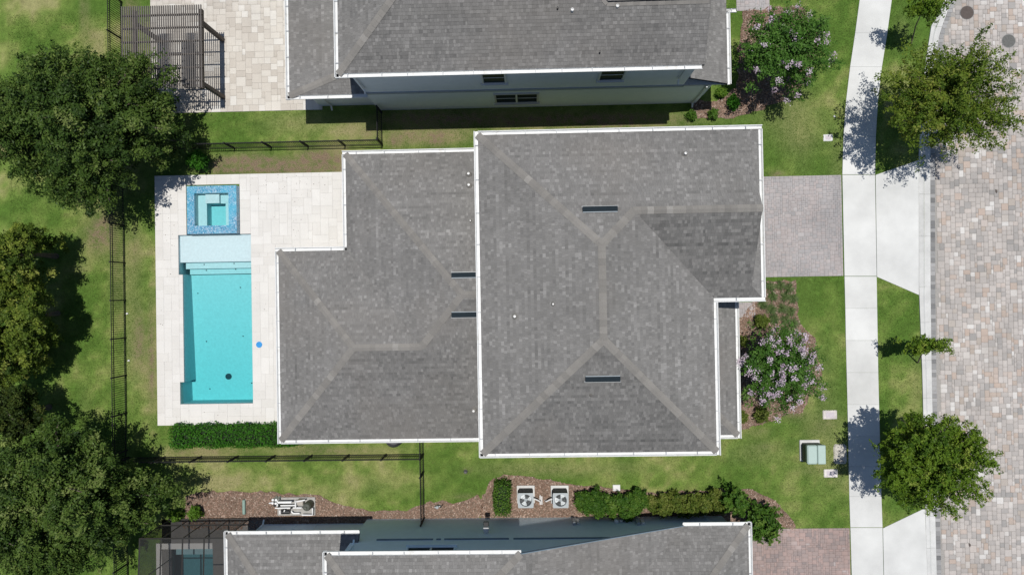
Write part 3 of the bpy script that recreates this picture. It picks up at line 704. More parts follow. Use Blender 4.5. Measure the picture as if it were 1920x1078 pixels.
class Roof:
    def __init__(s, house):
        s.house = house; s.deck = MB(); s.slopes = []; s.lines = []
    def slope(s, up, eave, z0, pitch, pieces, seed=0):
        """up: plan direction the slope rises in (unit axis vector), eave: coordinate along up where height is z0"""
        s.slopes.append((up, eave, z0, pitch, pieces, seed))
    def finish(s, name='roof'):
        for (up, eave, z0, m, pieces, seed) in s.slopes:
            Z = lambda x, y: z0 + m*((x*up[0]+y*up[1])-eave)
            for pc in pieces:
                a = sum(pc[i][0]*pc[(i+1)%len(pc)][1]-pc[(i+1)%len(pc)][0]*pc[i][1] for i in range(len(pc)))
                pc2 = pc if a > 0 else pc[::-1]
                s.deck.add([(x, y, Z(x, y)-0.006) for x, y in pc2], [tuple(range(len(pc2)))])
                s.deck.add([(x, y, Z(x, y)-0.16) for x, y in pc2], [tuple(reversed(range(len(pc2))))])
        s.roof = s.deck.build(name, M['underlay'], s.house)
        for (up, eave, z0, m, pieces, seed) in s.slopes:
            shade_shift = {5: -0.25, 2: -0.19, 13: -0.14, 21: -0.12, 26: -0.10, 8: -0.10}.get(seed, 0.0); r = random.Random(100+seed); al = (-up[1], up[0])  # slopes turned from the sun: shade put into the tone
            k = math.sqrt(1+m*m); e = EXPO/k                       # course depth in plan
            S = [[(p[0]*al[0]+p[1]*al[1], p[0]*up[0]+p[1]*up[1]) for p in pc] for pc in pieces]
            H = [halves(pc) for pc in S]
            u0 = min(p[0] for pc in S for p in pc); u1 = max(p[0] for pc in S for p in pc)
            v0 = min(p[1] for pc in S for p in pc); v1 = max(p[1] for pc in S for p in pc)
            V = []; F3 = []; T = []
            course = 0; vv = v0-0.02
            mb = MB()
            while vv < v1:
                uu = u0-r.uniform(0, 0.3); ct = r.gauss(0, 0.045)
                while uu < u1:
                    w = r.choice([0.08, 0.10, 0.12, 0.14, 0.17]); tone = min(1, max(0, r.choice([0.38, 0.44, 0.48, 0.50, 0.52, 0.58, 0.74])+ct+shade_shift+r.gauss(0, 0.04)))
                    thick = r.choice([0.007, 0.011, 0.014])
                    rect = [(uu+0.002, vv-0.004), (uu+w-0.002, vv-0.004), (uu+w-0.002, vv+e+0.004), (uu+0.002, vv+e+0.004)]
                    for h in H:
                        pg = clip(rect, h)
                        if len(pg) < 3: continue
                        pts = []
                        for (a, b2) in pg:
                            f = 1-(b2-vv)/e; x = a*al[0]+b2*up[0]; y = a*al[1]+b2*up[1]
                            pts.append((x, y, z0+m*(b2-eave)+0.001+thick*max(0, min(1.05, f))))
                        aa = sum(pts[i][0]*pts[(i+1)%len(pts)][1]-pts[(i+1)%len(pts)][0]*pts[i][1] for i in range(len(pts)))
                        if aa < 0: pts = pts[::-1]
                        mb.add(pts, [tuple(range(len(pts)))], tone)
                        if thick > 0.0075:                           # butt edge
                            lo = [p for p in pg if abs(p[1]-(vv-0.004)) < 1e-6]
                            if len(lo) == 2:
                                q = []
                                for (a, b2) in lo: q.append((a*al[0]+b2*up[0], a*al[1]+b2*up[1], z0+m*(b2-eave)))
                                mb.add([(*q[0][:2], q[0][2]), (*q[1][:2], q[1][2]), (q[1][0], q[1][1], q[1][2]+thick), (q[0][0], q[0][1], q[0][2]+thick)], [(0,1,2,3)], 0.0)
                    uu += w
                vv += e; course += 1
            mb.build('shingles', M['shingle'], s.roof, kind='stuff')
        return s.roof
    def caps(s, A, B, n1, n2, L=0.235, w=0.145):
        """overlapping cap shingles from the low end A to the high end B; n1, n2 are the normals of the two slopes"""
        A, B = Vector(A), Vector(B); t = (B-A).normalized(); tot = (B-A).length
        n1, n2 = Vector(n1).normalized(), Vector(n2).normalized()
        s1 = t.cross(n1).normalized(); s2 = t.cross(n2).normalized()
        if s1.dot(n2) > 0: s1 = -s1
        if s2.dot(n1) > 0: s2 = -s2
        up = (n1+n2).normalized()
        mb = []
        lo, hi = 0.034, 0.018
        pts = []
        for d, z in ((-0.02, lo), (L+0.03, hi)):
            pts += [t*d+s1*w+n1*(z-0.004), t*d+up*z, t*d+s2*w+n2*(z-0.004)]
        pts += [q-Vector((0, 0, 0.016)) for q in pts[:3]]
        fs = [(0,1,4,3), (1,2,5,4), (6,7,1,0), (7,8,2,1)]
        me = bpy.data.meshes.new('ridge_cap'); me.from_pydata([tuple(p) for p in pts], [], fs); me.materials.append(M['cap']); me.update()
        n = max(1, int(tot/L))
        for i in range(n):
            inst(me, 'ridge_cap', A+t*(i*tot/n), s.roof)
def nrm(up, m): return (-m*up[0], -m*up[1], 1)
N_, S_, E_, W_ = (0, -1), (0, 1), (-1, 0), (1, 0)     # a slope called N faces image-up and rises towards image-down, and so on

def gutter(house, A, B, out, ztop, hang=1.2, name='gutter', ends=(1, 1)):
    """open eaves trough from A to B (plan points of the roof edge), opening outwards along out"""
    A, B = Vector((*A, 0)), Vector((*B, 0)); o = Vector((*out, 0))
    prof = [(0.0, 0.005), (0.0, -0.09), (0.105, -0.09), (0.135, -0.03), (0.140, 0.0), (0.165, 0.0), (0.165, -0.02), (0.150, -0.11), (0.0, -0.12)]
    mb = MB(); n = len(prof); vs_ = []
    for p in (A, B):
        for d, z in prof: vs_.append((p.x+o.x*d, p.y+o.y*d, ztop+z))
    mb.add(vs_, [(i, i+1, n+i+1, n+i) for i in range(n-1)] + ([(0,1,2,3,4,5,6,7,8)] if ends[0] else []) + ([tuple(range(2*n-1, n-1, -1))] if ends[1] else []))
    gt = mb.build(name, M['white_metal'], house)
    t = (B-A).normalized(); L = (B-A).length; k = max(1, int(L/hang))
    mb = MB(); q = t*0.014
    mb.add([(-q.x, -q.y, 0.002), (q.x, q.y, 0.002), (q.x+o.x*.15, q.y+o.y*.15, 0.006), (-q.x+o.x*.15, -q.y+o.y*.15, 0.006),
            (-q.x, -q.y, -0.012), (q.x, q.y, -0.012), (q.x+o.x*.15, q.y+o.y*.15, -0.008), (-q.x+o.x*.15, -q.y+o.y*.15, -0.008)], [(0,1,2,3),(4,5,1,0),(5,6,2,1),(6,7,3,2),(7,4,0,3),(7,6,5,4)])
    me = bpy.data.meshes.new('hanger'); me.from_pydata(mb.v, [], mb.f); me.materials.append(M['hanger']); me.update()
    for i in range(k):
        p = A+t*(L*(i+0.5)/k+random.uniform(-.12, .12)); inst(me, 'hanger', (p.x, p.y, ztop), gt)
    return gt
def downspout(house, p, out, ztop, wall_d, z0=0.1, mat='white_metal'):
    """outlet under the gutter, elbow back to the wall, then down"""
    o = Vector((*out, 0)); a = Vector((p[0], p[1], 0))
    pts = [a+o*0.07+Vector((0,0,ztop-.11)), a+o*0.07+Vector((0,0,ztop-.2)), a-o*(wall_d-0.06)+Vector((0,0,ztop-.45)), a-o*(wall_d-0.06)+Vector((0,0,z0+.15)), a-o*(wall_d-0.25)+Vector((0,0,z0))]
    mb = MB(); mb.tube(pts, 0.042, 6); return mb.build('downspout', M[mat], house)
def walls(house, poly, z0, z1, mat, name='wall'):
    mb = MB(); n = len(poly)
    a = sum(poly[i][0]*poly[(i+1)%n][1]-poly[(i+1)%n][0]*poly[i][1] for i in range(n))
    if a < 0: poly = poly[::-1]
    zt_ = z1 if hasattr(z1, '__len__') else [z1]*n
    for i in range(n):
        j = (i+1) % n
        mb.add([(*poly[i], z0), (*poly[j], z0), (*poly[j], zt_[j]), (*poly[i], zt_[i])], [(0,1,2,3)])
    return mb.build(name, mat, house)
def slope_vent(house, px, py, zc, up, m, w=1.3, d=0.23):
    """low off-ridge vent: metal flange with a raised hood whose dark mouth looks down the slope"""
    x, y = P(px, py, zc); u = Vector((up[0], up[1], m)).normalized(); a = Vector((-up[1], up[0], 0)); n = Vector(nrm(up, m)).normalized()
    c = Vector((x, y, zc))+n*0.02
    v_ = thing_part('roof_vent', house, c)
    def quadbox(name, mat, u0, u1, h0a, h0b, h1a, h1b, ww):
        mb = MB(); vs_ = []
        for (uu, lo, hi) in ((u0, h0a, h1a), (u1, h0b, h1b)):
            for s in (-1, 1):
                vs_ += [c+a*s*ww/2+u*uu+n*lo, c+a*s*ww/2+u*uu+n*hi]
        mb.add(vs_, [(0,2,3,1),(4,5,7,6),(1,3,7,5),(0,4,6,2),(0,1,5,4),(2,6,7,3)]); return mb.build(name, mat, v_)
    quadbox('flange', M['vent_pale'], -d*0.78, -d*0.46, 0, 0, 0.014, 0.014, w+0.04)
    quadbox('hood', M['vent_dark'], -d*0.45, d*0.35, 0.05, 0.013, 0.10, 0.03, w)
    quadbox('lip', M['vent_light'], d*0.36, d*0.50, 0.013, 0.013, 0.03, 0.02, w-0.02)
def thing_part(name, parent, loc):
    o = bpy.data.objects.new(name, None); o.empty_display_size = 0.1
    return _place(o, loc, parent)
M['vent_pale'] = simple('vent_flange', (0.40, 0.41, 0.41), 0.7)
M['vent_dark'] = simple('vent_mouth_slate', (0.018, 0.026, 0.032), 0.8, spec=0.05)
M['vent_light'] = simple('vent_lip', (0.26, 0.29, 0.31), 0.7)
def pipe_vent(house, px, py, z, r=0.05, h=0.28, mat='white', lead=True):
    x, y = P(px, py, z+h*0.6)
    v_ = thing_part('vent_pipe', house, (x, y, z))
    mb = MB(); mb.lathe((x, y), [(r, z-.1), (r, z+h), (r*.75, z+h), (r*.75, z+h-.04)], 12); mb.build('pipe', M[mat], v_)
    if lead:
        mb = MB(); mb.lathe((x, y), [(r*2.4, z-.06), (r*2.2, z+.02), (r*1.15, z+.09), (r*1.05, z+.10)], 14); mb.build('boot', M['cap'], v_)

G = 0.165
# ---- the house with the pool
zE = 6.0; m = 0.5
x0, x1, xw = -2.07+G, 7.43-G, 9.30-G                 # roof edges (west, east, front wing)
y0, y1, yw = -6.47+G, 6.47-G, -0.47+G
rx = 8.68
hb = thing('house', 'two-storey house with grey shingle hip roof and white gutters beside the pool', 'house', (0, 0, 0))
R1 = Roof(hb)
xr = (x0+x1)/2; hz = (x1-x0)/2; yn, ys_ = y1-hz, y0+hz; yr = (y1+yw)/2; hw = (y1-yw)/2; xv = x1-hw
zr = zE+m*hz; zw = zE+m*hw
R1.slope(W_, x0, zE, m, [[(x0,y0),(xr,ys_),(xr,yn),(x0,y1)]], 1)
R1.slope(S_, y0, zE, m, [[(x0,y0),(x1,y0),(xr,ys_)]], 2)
k_ = xw-rx
R1.slope(N_, -y1, zE, m, [[(x0,y1),(xr,yn),(xv,yr),(xv,y1)], [(xv,yr),(rx,yr),(rx,y1),(xv,y1)], [(rx,y1-k_),(xw,y1),(rx,y1)]], 3)
R1.slope(E_, -x1, zE, m, [[(x1,y0),(x1,yw),(xv,yr),(xr,yn),(xr,ys_)]], 4)
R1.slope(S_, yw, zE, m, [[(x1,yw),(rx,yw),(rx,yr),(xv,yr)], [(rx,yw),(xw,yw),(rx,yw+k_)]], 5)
R1.slope(E_, -xw, zE, m, [[(xw,yw),(xw,y1),(rx-.3,y1-k_-.3),(rx-.3,yw+k_+.3)]], 6)
R1.finish()
nN, nS, nE, nW = nrm(N_, m), nrm(S_, m), nrm(E_, m), nrm(W_, m)
R1.caps((x0,y1,zE), (xr,yn,zr), nW, nN); R1.caps((x0,y0,zE), (xr,ys_,zr), nW, nS); R1.caps((x1,y0,zE), (xr,ys_,zr), nE, nS)
R1.caps((xv,yr,zw), (xr,yn,zr), nE, nN); R1.caps((xr,ys_,zr), (xr,yn,zr), nW, nE); R1.caps((rx,yr,zw), (xv,yr,zw), nN, nS)
# rake board and gable of the front wing, above the little pent roof
mb = MB()
mb.add([(rx,yw+k_,zE+m*k_),(rx,yr,zw),(rx,y1-k_,zE+m*k_),(rx,y1-k_,zE+m*k_-.14),(rx,yr,zw-.14),(rx,yw+k_,zE+m*k_-.14)], [(0,1,4,5),(1,2,3,4)])
mb.build('rake_board', M['white_metal'], hb)
mb = MB(); mb.add([(rx-.28,yw+.7,zE+.1),(rx-.28,y1-.7,zE+.1),(rx-.28,yr,zw-.05)], [(0,1,2)]); mb.build('gable_wall', M['stucco_main'], hb)
zg = zE+0.0
gutter(hb, (x0,y0-G), (x0,y1+G), (-1,0), zg); gutter(hb, (x0,y1), (xw+G,y1), (0,1), zg); gutter(hb, (x0-G,y0), (x1,y0), (0,-1), zg)
gutter(hb, (x1,y0-G), (x1,yw-G), (1,0), zg); gutter(hb, (x1,yw), (xw+G,yw), (0,-1), zg); gutter(hb, (xw,yw), (xw,y1), (1,0), zg)
mb = MB(); mb.prism([(x0,y0),(x1,y0),(x1,yw),(xw,yw),(xw,y1),(x0,y1)], zE-.20, zE-.165); mb.build('soffit', M['white_metal'], hb)
o_ = 0.36
walls(hb, [(x0+o_,y0+o_),(x1-o_,y0+o_),(x1-o_,yw+o_),(xw-o_,yw+o_),(xw-o_,y1-o_),(x0+o_,y1-o_)], 0, zE-.19, M['stucco_main'])
# garage door on the front
mb = MB()
for k in range(4): mb.box(xw-o_-.01, xw-o_+.05, 0.6, 5.4, 0.03+k*.54, 0.03+k*.54+.52)
mb.build('garage_door', M['white'], hb)
slope_vent(hb, 1125, 394.5, zE+m*(y1-3.0), N_, m); slope_vent(hb, 1130, 708, zE+m*(3.1), S_, m)
pipe_vent(hb, 965, 593, zE+m*1.45, 0.05, 0.16); pipe_vent(hb, 1037, 570, zE+m*2.85, 0.035, 0.16); pipe_vent(hb, 1285, 288, zE+m*1.1, 0.05, 0.2); pipe_vent(hb, 1108, 741, zE+m*2.4, 0.03, 0.1)
# porch pent roof at the front
zp = 3.0; px1 = 9.16-G; px0 = x1-o_+.01; pya, pyb = -6.47+G, yw+0.3
R2 = Roof(hb); d_ = px1-px0
R2.slope(E_, -px1, zp, m, [[(px1,pya),(px1,pyb),(px0,pyb),(px0,pya+d_)]], 7)
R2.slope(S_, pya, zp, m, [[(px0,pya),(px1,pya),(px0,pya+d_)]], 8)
R2.finish('porch_roof')
R2.caps((px1,pya,zp), (px0,pya+d_,zp+m*d_), nE, nS)
gutter(hb, (px1,pya-G), (px1,pyb), (1,0), zp); gutter(hb, (px0,pya), (px1,pya), (0,-1), zp)
mb = MB(); mb.box(px0, px1, pya, pyb, zp-.2, zp-.17); mb.build('soffit', M['white_metal'], hb)
for yy in (pya+.3, pya+2.2, pya+4.1): mb = MB(); mb.box(px1-.45, px1-.2, yy, yy+.25, 0, zp-.2); mb.build('porch_column', M['white'], hb)
# rear single-storey wing
zB = 2.9; mN = 0.45; mW1 = 0.53; mW2 = 0.50; q_ = 30.1/30
A_, B_ = -8.17*q_+G, -11.22*q_+G; Nn, Ss, N2 = 6.45*q_-G, -6.47*q_+G, 2.21*q_-G; XE = x0+o_-.02
hy = (Nn-Ss)/2; yc = (Nn+Ss)/2; ax = A_+hy*mN/mW1; zA = zB+mN*hy
h2 = (N2-Ss)/2; y2 = (N2+Ss)/2; z2 = zB+mN*h2; jx = A_+h2*mN/mW1; bx2 = B_+h2*mN/mW2
R3 = Roof(hb)
R3.slope(N_, -Nn, zB, mN, [[(A_,Nn),(ax,yc),(XE,yc),(XE,Nn)]], 11)
R3.slope(W_, A_, zB, mW1, [[(A_,Nn),(A_,N2),(jx,y2),(ax,yc)]], 12)
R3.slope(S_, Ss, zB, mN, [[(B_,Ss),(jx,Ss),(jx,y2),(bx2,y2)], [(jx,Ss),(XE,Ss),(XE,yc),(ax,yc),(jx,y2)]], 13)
R3.slope(W_, B_, zB, mW2, [[(B_,Ss),(bx2,y2),(B_,N2)]], 14)
R3.slope(N_, -N2, zB, mN, [[(B_,N2),(bx2,y2),(jx,y2),(A_,N2)]], 15)
R3.finish('rear_roof')
a1, a2, a3, a4 = nrm(N_, mN), nrm(S_, mN), nrm(W_, mW1), nrm(W_, mW2)
R3.caps((A_,Nn,zB), (ax,yc,zA), a1, a3); R3.caps((jx,y2,z2), (ax,yc,zA), a2, a3); R3.caps((bx2,y2,z2), (jx,y2,z2), a1, a2)
R3.caps((B_,Ss,zB), (bx2,y2,z2), a4, a2); R3.caps((B_,N2,zB), (bx2,y2,z2), a4, a1); R3.caps((ax,yc,zA), (XE,yc,zA), a1, a2)
gutter(hb, (A_-G,Nn), (XE,Nn), (0,1), zB); gutter(hb, (A_,N2), (A_,Nn), (-1,0), zB); gutter(hb, (B_-G,N2), (A_,N2), (0,1), zB)
gutter(hb, (B_,Ss-G), (B_,N2), (-1,0), zB); gutter(hb, (B_,Ss), (XE,Ss), (0,-1), zB)
mb = MB(); mb.prism([(B_,Ss),(XE,Ss),(XE,Nn),(A_,Nn),(A_,N2),(B_,N2)], zB-.20, zB-.165); mb.build('soffit', M['white_metal'], hb)
walls(hb, [(B_+o_+1.2,Ss+o_),(XE,Ss+o_),(XE,Nn-o_),(A_+o_,Nn-o_),(A_+o_,N2-o_),(B_+o_+1.2,N2-o_)], 0, zB-.19, M['stucco_main'])
for yy in (Ss+.3, (Ss+N2)/2-.15, N2-.6): mb = MB(); mb.box(B_+.3, B_+.6, yy, yy+.3, 0, zB-.2); mb.build('lanai_column', M['white'], hb)
slope_vent(hb, 872, 517.5, zB+mN*(Nn-.75), N_, mN, 1.1); slope_vent(hb, 872, 588, zB+mN*(-.8-Ss), S_, mN, 1.1)
pipe_vent(hb, 878.5, 326, zB+mN*1.25, 0.055, 0.2); pipe_vent(hb, 879, 347, zB+mN*1.75, 0.055, 0.2); pipe_vent(hb, 882, 414, zB+mN*3.2, 0.03, 0.16); pipe_vent(hb, 888, 770, zB+mN*1.5, 0.05, 0.2)

# ---- neighbour above
zT = 6.0
ha = thing('house', 'pale stucco neighbour house cut by the top edge of the photo', 'house', (0, 11, 0))
tx0, tx1, ty = -7.6+G, 7.0, 8.72+G
R4 = Roof(ha)
ex1 = tx1+.1
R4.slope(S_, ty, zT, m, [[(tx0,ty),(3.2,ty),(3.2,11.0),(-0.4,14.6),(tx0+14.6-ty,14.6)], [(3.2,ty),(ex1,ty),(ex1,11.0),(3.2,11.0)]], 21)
R4.slope(W_, tx0, zT, m, [[(tx0,ty),(tx0+14.6-ty,14.6),(tx0,20.3)]], 22)
R4.slope(N_, -13.1, zT+0.13, m, [[(3.2,11.0),(ex1,11.0),(ex1,13.1),(1.1,13.1)]], 23)
R4.slope(N_, -20.3, zT, m, [[(tx0,20.3),(tx0+14.6-ty,14.6),(-0.4,14.6),(5.3,20.3)]], 24)
R4.finish()
R4.caps((tx0,ty,zT), (tx0+14.6-ty,14.6,zT+m*(14.6-ty)), nW, nS); R4.caps((ex1-.1,11.0,zT+m*(11-ty)), (3.2,11.0,zT+m*(11-ty)), nS, nN)
R4.caps((3.2,11.0,zT+m*(11-ty)), (0.2,14.0,zT+m*(14-ty)), nS, nE)
gutter(ha, (tx0-G,ty), (tx1,ty), (0,-1), zT); gutter(ha, (tx0,ty-G), (tx0,20), (-1,0), zT)
mb = MB(); mb.box(tx0, tx1, ty, 20, zT-.2, zT-.165); mb.build('soffit', M['white_metal'], ha)
wy = 9.02
wl = -7.12
walls(ha, [(wl,wy),(tx1-.05,wy),(tx1-.05,19.5),(wl,19.5)], 0, zT-.19, M['stucco_white'])
mb = MB(); mb.box(wl-.03, tx1-.02, wy-.045, wy+.02, 2.75, 2.95); mb.build('belt_course', M['band'], ha)
# rake board at the street end of the upper roof
mb = MB(); mb.box(ex1-.0, ex1+.02, ty, 11.0, zT-.2, zT+.0); 
mb = MB(); mb.add([(ex1+.003,ty,zT-.16),(ex1+.003,11,zT+m*(11-ty)-.16),(ex1+.003,11,zT+m*(11-ty)+.01),(ex1+.003,ty,zT+.01)], [(0,1,2,3)]); mb.build('rake_board', M['white_metal'], ha)
def window(house, xa, xb, za, zb, y, face, mat_frame='white', panes=2, cross=True):
    """framed window in a wall that runs along x; face = -1 looks image-down, +1 image-up"""
    w = thing_part('window', house, ((xa+xb)/2, y, za))
    f = 0.07
    mb = MB(); ya, yb = sorted((y-0.02*face, y+0.06*face))
    mb.box(xa-f, xb+f, ya, yb, za-f, za); mb.box(xa-f, xb+f, ya, yb, zb, zb+f); mb.box(xa-f, xa, ya, yb, za, zb); mb.box(xb, xb+f, ya, yb, za, zb)
    mb.build('frame', M[mat_frame], w)
    pw = (xb-xa)/panes
    for i in range(panes):
        mb = MB(); y2_, y3_ = sorted((y+0.005*face, y+0.02*face)); mb.box(xa+i*pw+.02, xa+(i+1)*pw-.02, y2_, y3_, za, zb); mb.build('pane', M['glass'], w)
        if cross:
            mb = MB(); y2_, y3_ = sorted((y+0.021*face, y+0.035*face)); mb.box(xa+i*pw+.02, xa+(i+1)*pw-.02, y2_, y3_, (za+zb)/2-.02, (za+zb)/2+.02); mb.build('muntin', M['white'], w)
    for i in range(panes-1):
        mb = MB(); y2_, y3_ = sorted((y+0.004*face, y+0.05*face)); mb.box(xa+(i+1)*pw-.04, xa+(i+1)*pw+.04, y2_, y3_, za, zb); mb.build('mullion', M['white'], w)
    mb = MB(); y2_, y3_ = sorted((y-.01*face, y+0.12*face)); mb.box(xa-f-.05, xb+f+.05, y2_, y3_, za-f-.09, za-f-.002); mb.build('sill', M[mat_frame], w)
window(ha, -1.35, 0.55, 0.95, 2.25, wy, -1, 'stucco_main'); window(ha, -1.75, -0.85, 4.0, 5.3, wy, -1, 'white', 1); window(ha, 3.15, 4.1, 4.0, 5.3, wy, -1, 'white', 1)
downspout(ha, (-6.95, ty), (0,-1), zT, wy-ty, 3.55); downspout(ha, (6.5, ty), (0,-1), zT, wy-ty, 3.9)
# lanai roof on its garden side (low slope) and porch roof on the street side
lx, ly = -10.63+G, 8.78+G; mL = 0.15; mS = 0.45
R5 = Roof(ha); lz = 3.0
dh = wl-lx; dS = dh*mL/mS
R5.slope(W_, lx, lz, mL, [[(lx,ly),(wl,ly+dS),(wl,18.5),(lx,18.5)]], 25)
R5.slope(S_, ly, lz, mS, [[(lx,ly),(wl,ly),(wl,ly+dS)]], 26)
R5.finish('lanai_roof'); R5.caps((lx,ly,lz), (wl,ly+dS,lz+dh*mL), nrm(W_, mL), nrm(S_, mS))
gutter(ha, (lx-G,ly), (wl+.12,ly), (0,-1), lz); gutter(ha, (lx,ly-G), (lx,18.4), (-1,0), lz)
mb = MB(); mb.box(lx, wl, ly, 18.4, lz-.2, lz-.165); mb.build('soffit', M['white_metal'], ha)
walls(ha, [(-10.0,9.3),(wl,9.3),(wl,18),(-10.0,18)], 0, lz-.19, M['stucco_white'])
downspout(ha, (-9.4, ly), (0,-1), lz, 9.3-ly, 0.1)
ex, ey = 9.03-G, 9.02; R6 = Roof(ha); ew = tx1-.05
R6.slope(E_, -ex, 3.0, m, [[(ex,ey),(ex,18.5),(ew,18.5),(ew,ey)]], 27)
R6.finish('porch_roof')
gutter(ha, (ex,ey-.02), (ex,12.25), (1,0), 3.0); gutter(ha, (ex,12.3), (ex+.45,12.3), (0,-1), 3.0)
mb = MB(); mb.box(ew, ex-.02, ey+.01, 18.4, 2.8, 2.84); mb.build('soffit', M['white_metal'], ha)
walls(ha, [(ew,wy+.35),(8.55,wy+.35),(8.55,18),(ew,18)], 0, 2.81, M['stucco_white'])
walls(ha, [(ew-.02,wy-.001),(8.2,wy-.001),(8.2,wy+.36),(ew-.02,wy+.36)], 0, 2.79, M['stucco_white'])
downspout(ha, (8.0, ey), (0,-1), 2.95, 0.02, 0.1)
for px, py, mt in [(1073,20,'white'),(1157.5,13,'white')]: pipe_vent(ha, px, py, zT+m*(10.55-ty), 0.06, 0.25, mt)
for px, py in [(1045.5,17),(1124.5,99)]: pipe_vent(ha, px, py, zT+m*((10.5 if py < 50 else 9.05)-ty), 0.035, 0.32, 'black_plastic', False)

# ---- neighbour below
M['joint_blue'] = simple('blue_stucco_joint', (0.16, 0.22, 0.27), 0.9)
hc = thing('house', 'blue-grey stucco neighbour house cut by the bottom edge of the photo', 'house', (0, -12, 0))
by_ = -10.10-G; bz = 6.0; bx0 = -8.36+G; bx1 = -0.5; mE = 0.43
R7 = Roof(hc)
dd = (bx1-bx0)/(1+m/mE); apx, apy = bx0+dd, by_-dd
cx0 = bx1+bz*0; rzx = 6.6; rz = bz-mE*(rzx-bx1)
R7.slope(N_, -by_, bz, m, [[(bx0,by_),(apx,apy),(bx1,by_)]], 31)
R7.slope(W_, bx0, bz, m, [[(bx0,by_),(apx,apy),(apx,-16.5),(bx0,-16.5)]], 32)
gy_ = -14.2; gz = rz; vdx = (by_-gy_)*m/mE
R7.slope(E_, -bx1, bz, mE, [[(bx1,by_),(apx,apy),(apx,gy_),(rzx-vdx,gy_),(rzx,by_)], [(apx,gy_),(apx,-16.5),(rzx-vdx,-16.5),(rzx-vdx,gy_)]], 33)
gxe = 9.55-G
R7.slope(N_, -by_, gz, m, [[(rzx,by_),(gxe,by_),(gxe-(by_-gy_),gy_),(rzx-vdx,gy_)]], 34)
R7.slope(E_, -gxe, gz, m, [[(gxe,by_),(gxe-(by_-gy_),gy_),(gxe-(by_-gy_),-16.5),(gxe,-16.5)]], 35)
R7.finish()
nE2 = nrm(E_, mE)
R7.caps((bx0,by_,bz), (apx,apy,bz+m*dd), nN, nW); R7.caps((bx1,by_,bz), (apx,apy,bz+m*dd), nN, nE2); R7.caps((gxe,by_,gz), (gxe-(by_-gy_),gy_,gz+m*(by_-gy_)), nN, nE)
gutter(hc, (bx0-G,by_), (bx1+.03,by_), (0,1), bz); gutter(hc, (bx0,by_+G), (bx0,-16), (-1,0), bz)
gutter(hc, (rzx-.03,by_), (gxe+G,by_), (0,1), gz); gutter(hc, (gxe,by_+G), (gxe,-16), (1,0), gz)
wyc = -10.78
mb = MB()                                    # wall under eave and long rake
mb.add([(-8.0,wyc,0),(9.05,wyc,0),(9.05,wyc,gz-.15),(rzx,wyc,gz-.15),(bx1,wyc,bz-.18),(-8.0,wyc,bz-.18)], [tuple(reversed(range(6)))])
mb.add([(-8.0,wyc,0),(-8.0,-16,0),(-8.0,-16,bz-.18),(-8.0,wyc,bz-.18)], [(0,1,2,3)][::-1]); mb.add([(9.05,wyc,0),(9.05,-16,0),(9.05,-16,gz-.15),(9.05,wyc,gz-.15)], [(0,1,2,3)])
mb.build('wall', M['stucco_blue'], hc)
mb = MB(); mb.box(bx0, bx1, -16, by_, bz-.2, bz-.165); mb.build('soffit', M['white_metal'], hc)
mb = MB(); mb.add([(bx1,by_,bz-.14),(rzx,by_,gz-.14),(rzx,by_+.025,gz-.14),(bx1,by_+.025,bz-.14),(bx1,by_,bz+.015),(rzx,by_,gz+.015),(rzx,by_+.025,gz+.015),(bx1,by_+.025,bz+.015)],
                   [(0,1,2,3),(7,6,5,4),(3,2,6,7),(4,5,1,0)]); mb.build('rake_board', M['joint_blue'], hc)
for (xa, xb) in [(-6.9,-4.4),(-4.25,-4.05),(-3.9,-1.05),(-0.85,3.4)]:
    mb = MB(); mb.box(xa, xb, wyc-.01, wyc+.05, 2.85, 2.93); mb.build('belt_course', M['joint_blue'], hc)
window(hc, -5.3, -3.35, 3.9, 5.3, wyc, 1, 'stucco_blue', 2, False)
downspout(hc, (-7.75, by_), (0,1), bz, by_-wyc, 3.5, 'stucco_blue')
downspout(hc, (8.2, by_), (0,1), gz, by_-wyc, 0.2, 'stucco_blue')
cxw, cyn = -13.68+G, -10.29-G
R8 = Roof(hc); cz = 3.0; cxe = -7.65
R8.slope(N_, -cyn, cz, m, [[(cxw,cyn),(cxe,cyn),(cxe,-10.79),(cxw+.33,-10.79)], [(cxw+(cyn+10.79)*1.0,-10.79),(-8.01,-10.79),(-8.01,-14.5),(cxw+(cyn+14.5),-14.5)]], 36)
R8.slope(W_, cxw, cz, m, [[(cxw,cyn),(cxw+(cyn+14.5),-14.5),(cxw+(cyn+14.5),-16.5),(cxw,-16.5)]], 37)
R8.finish('rear_roof'); R8.caps((cxw,cyn,cz), (cxw+(cyn+14.5),-14.5,cz+m*(cyn+14.5)), nN, nW)
gutter(hc, (cxw-G,cyn), (cxe,cyn), (0,1), cz); gutter(hc, (cxw,cyn+G), (cxw,-16), (-1,0), cz)
mb = MB(); mb.box(cxw, -8.02, -16, cyn, cz-.2, cz-.165); mb.build('soffit', M['white_metal'], hc)
walls(hc, [(-13.1,-10.98),(-7.99,-10.98),(-7.99,-16),(-13.1,-16)], 0, cz-.19, M['stucco_blue'], 'rear_wall')
downspout(hc, (-13.0, cyn), (0,1), cz, cyn+10.98, 0.15, 'stucco_blue')
for xx in (-11.4, -10.4): mb = MB(); mb.box(xx-.04, xx+.04, -10.985, -10.955, 0.2, 2.6); mb.build('trim', M['stucco_blue'], hc)

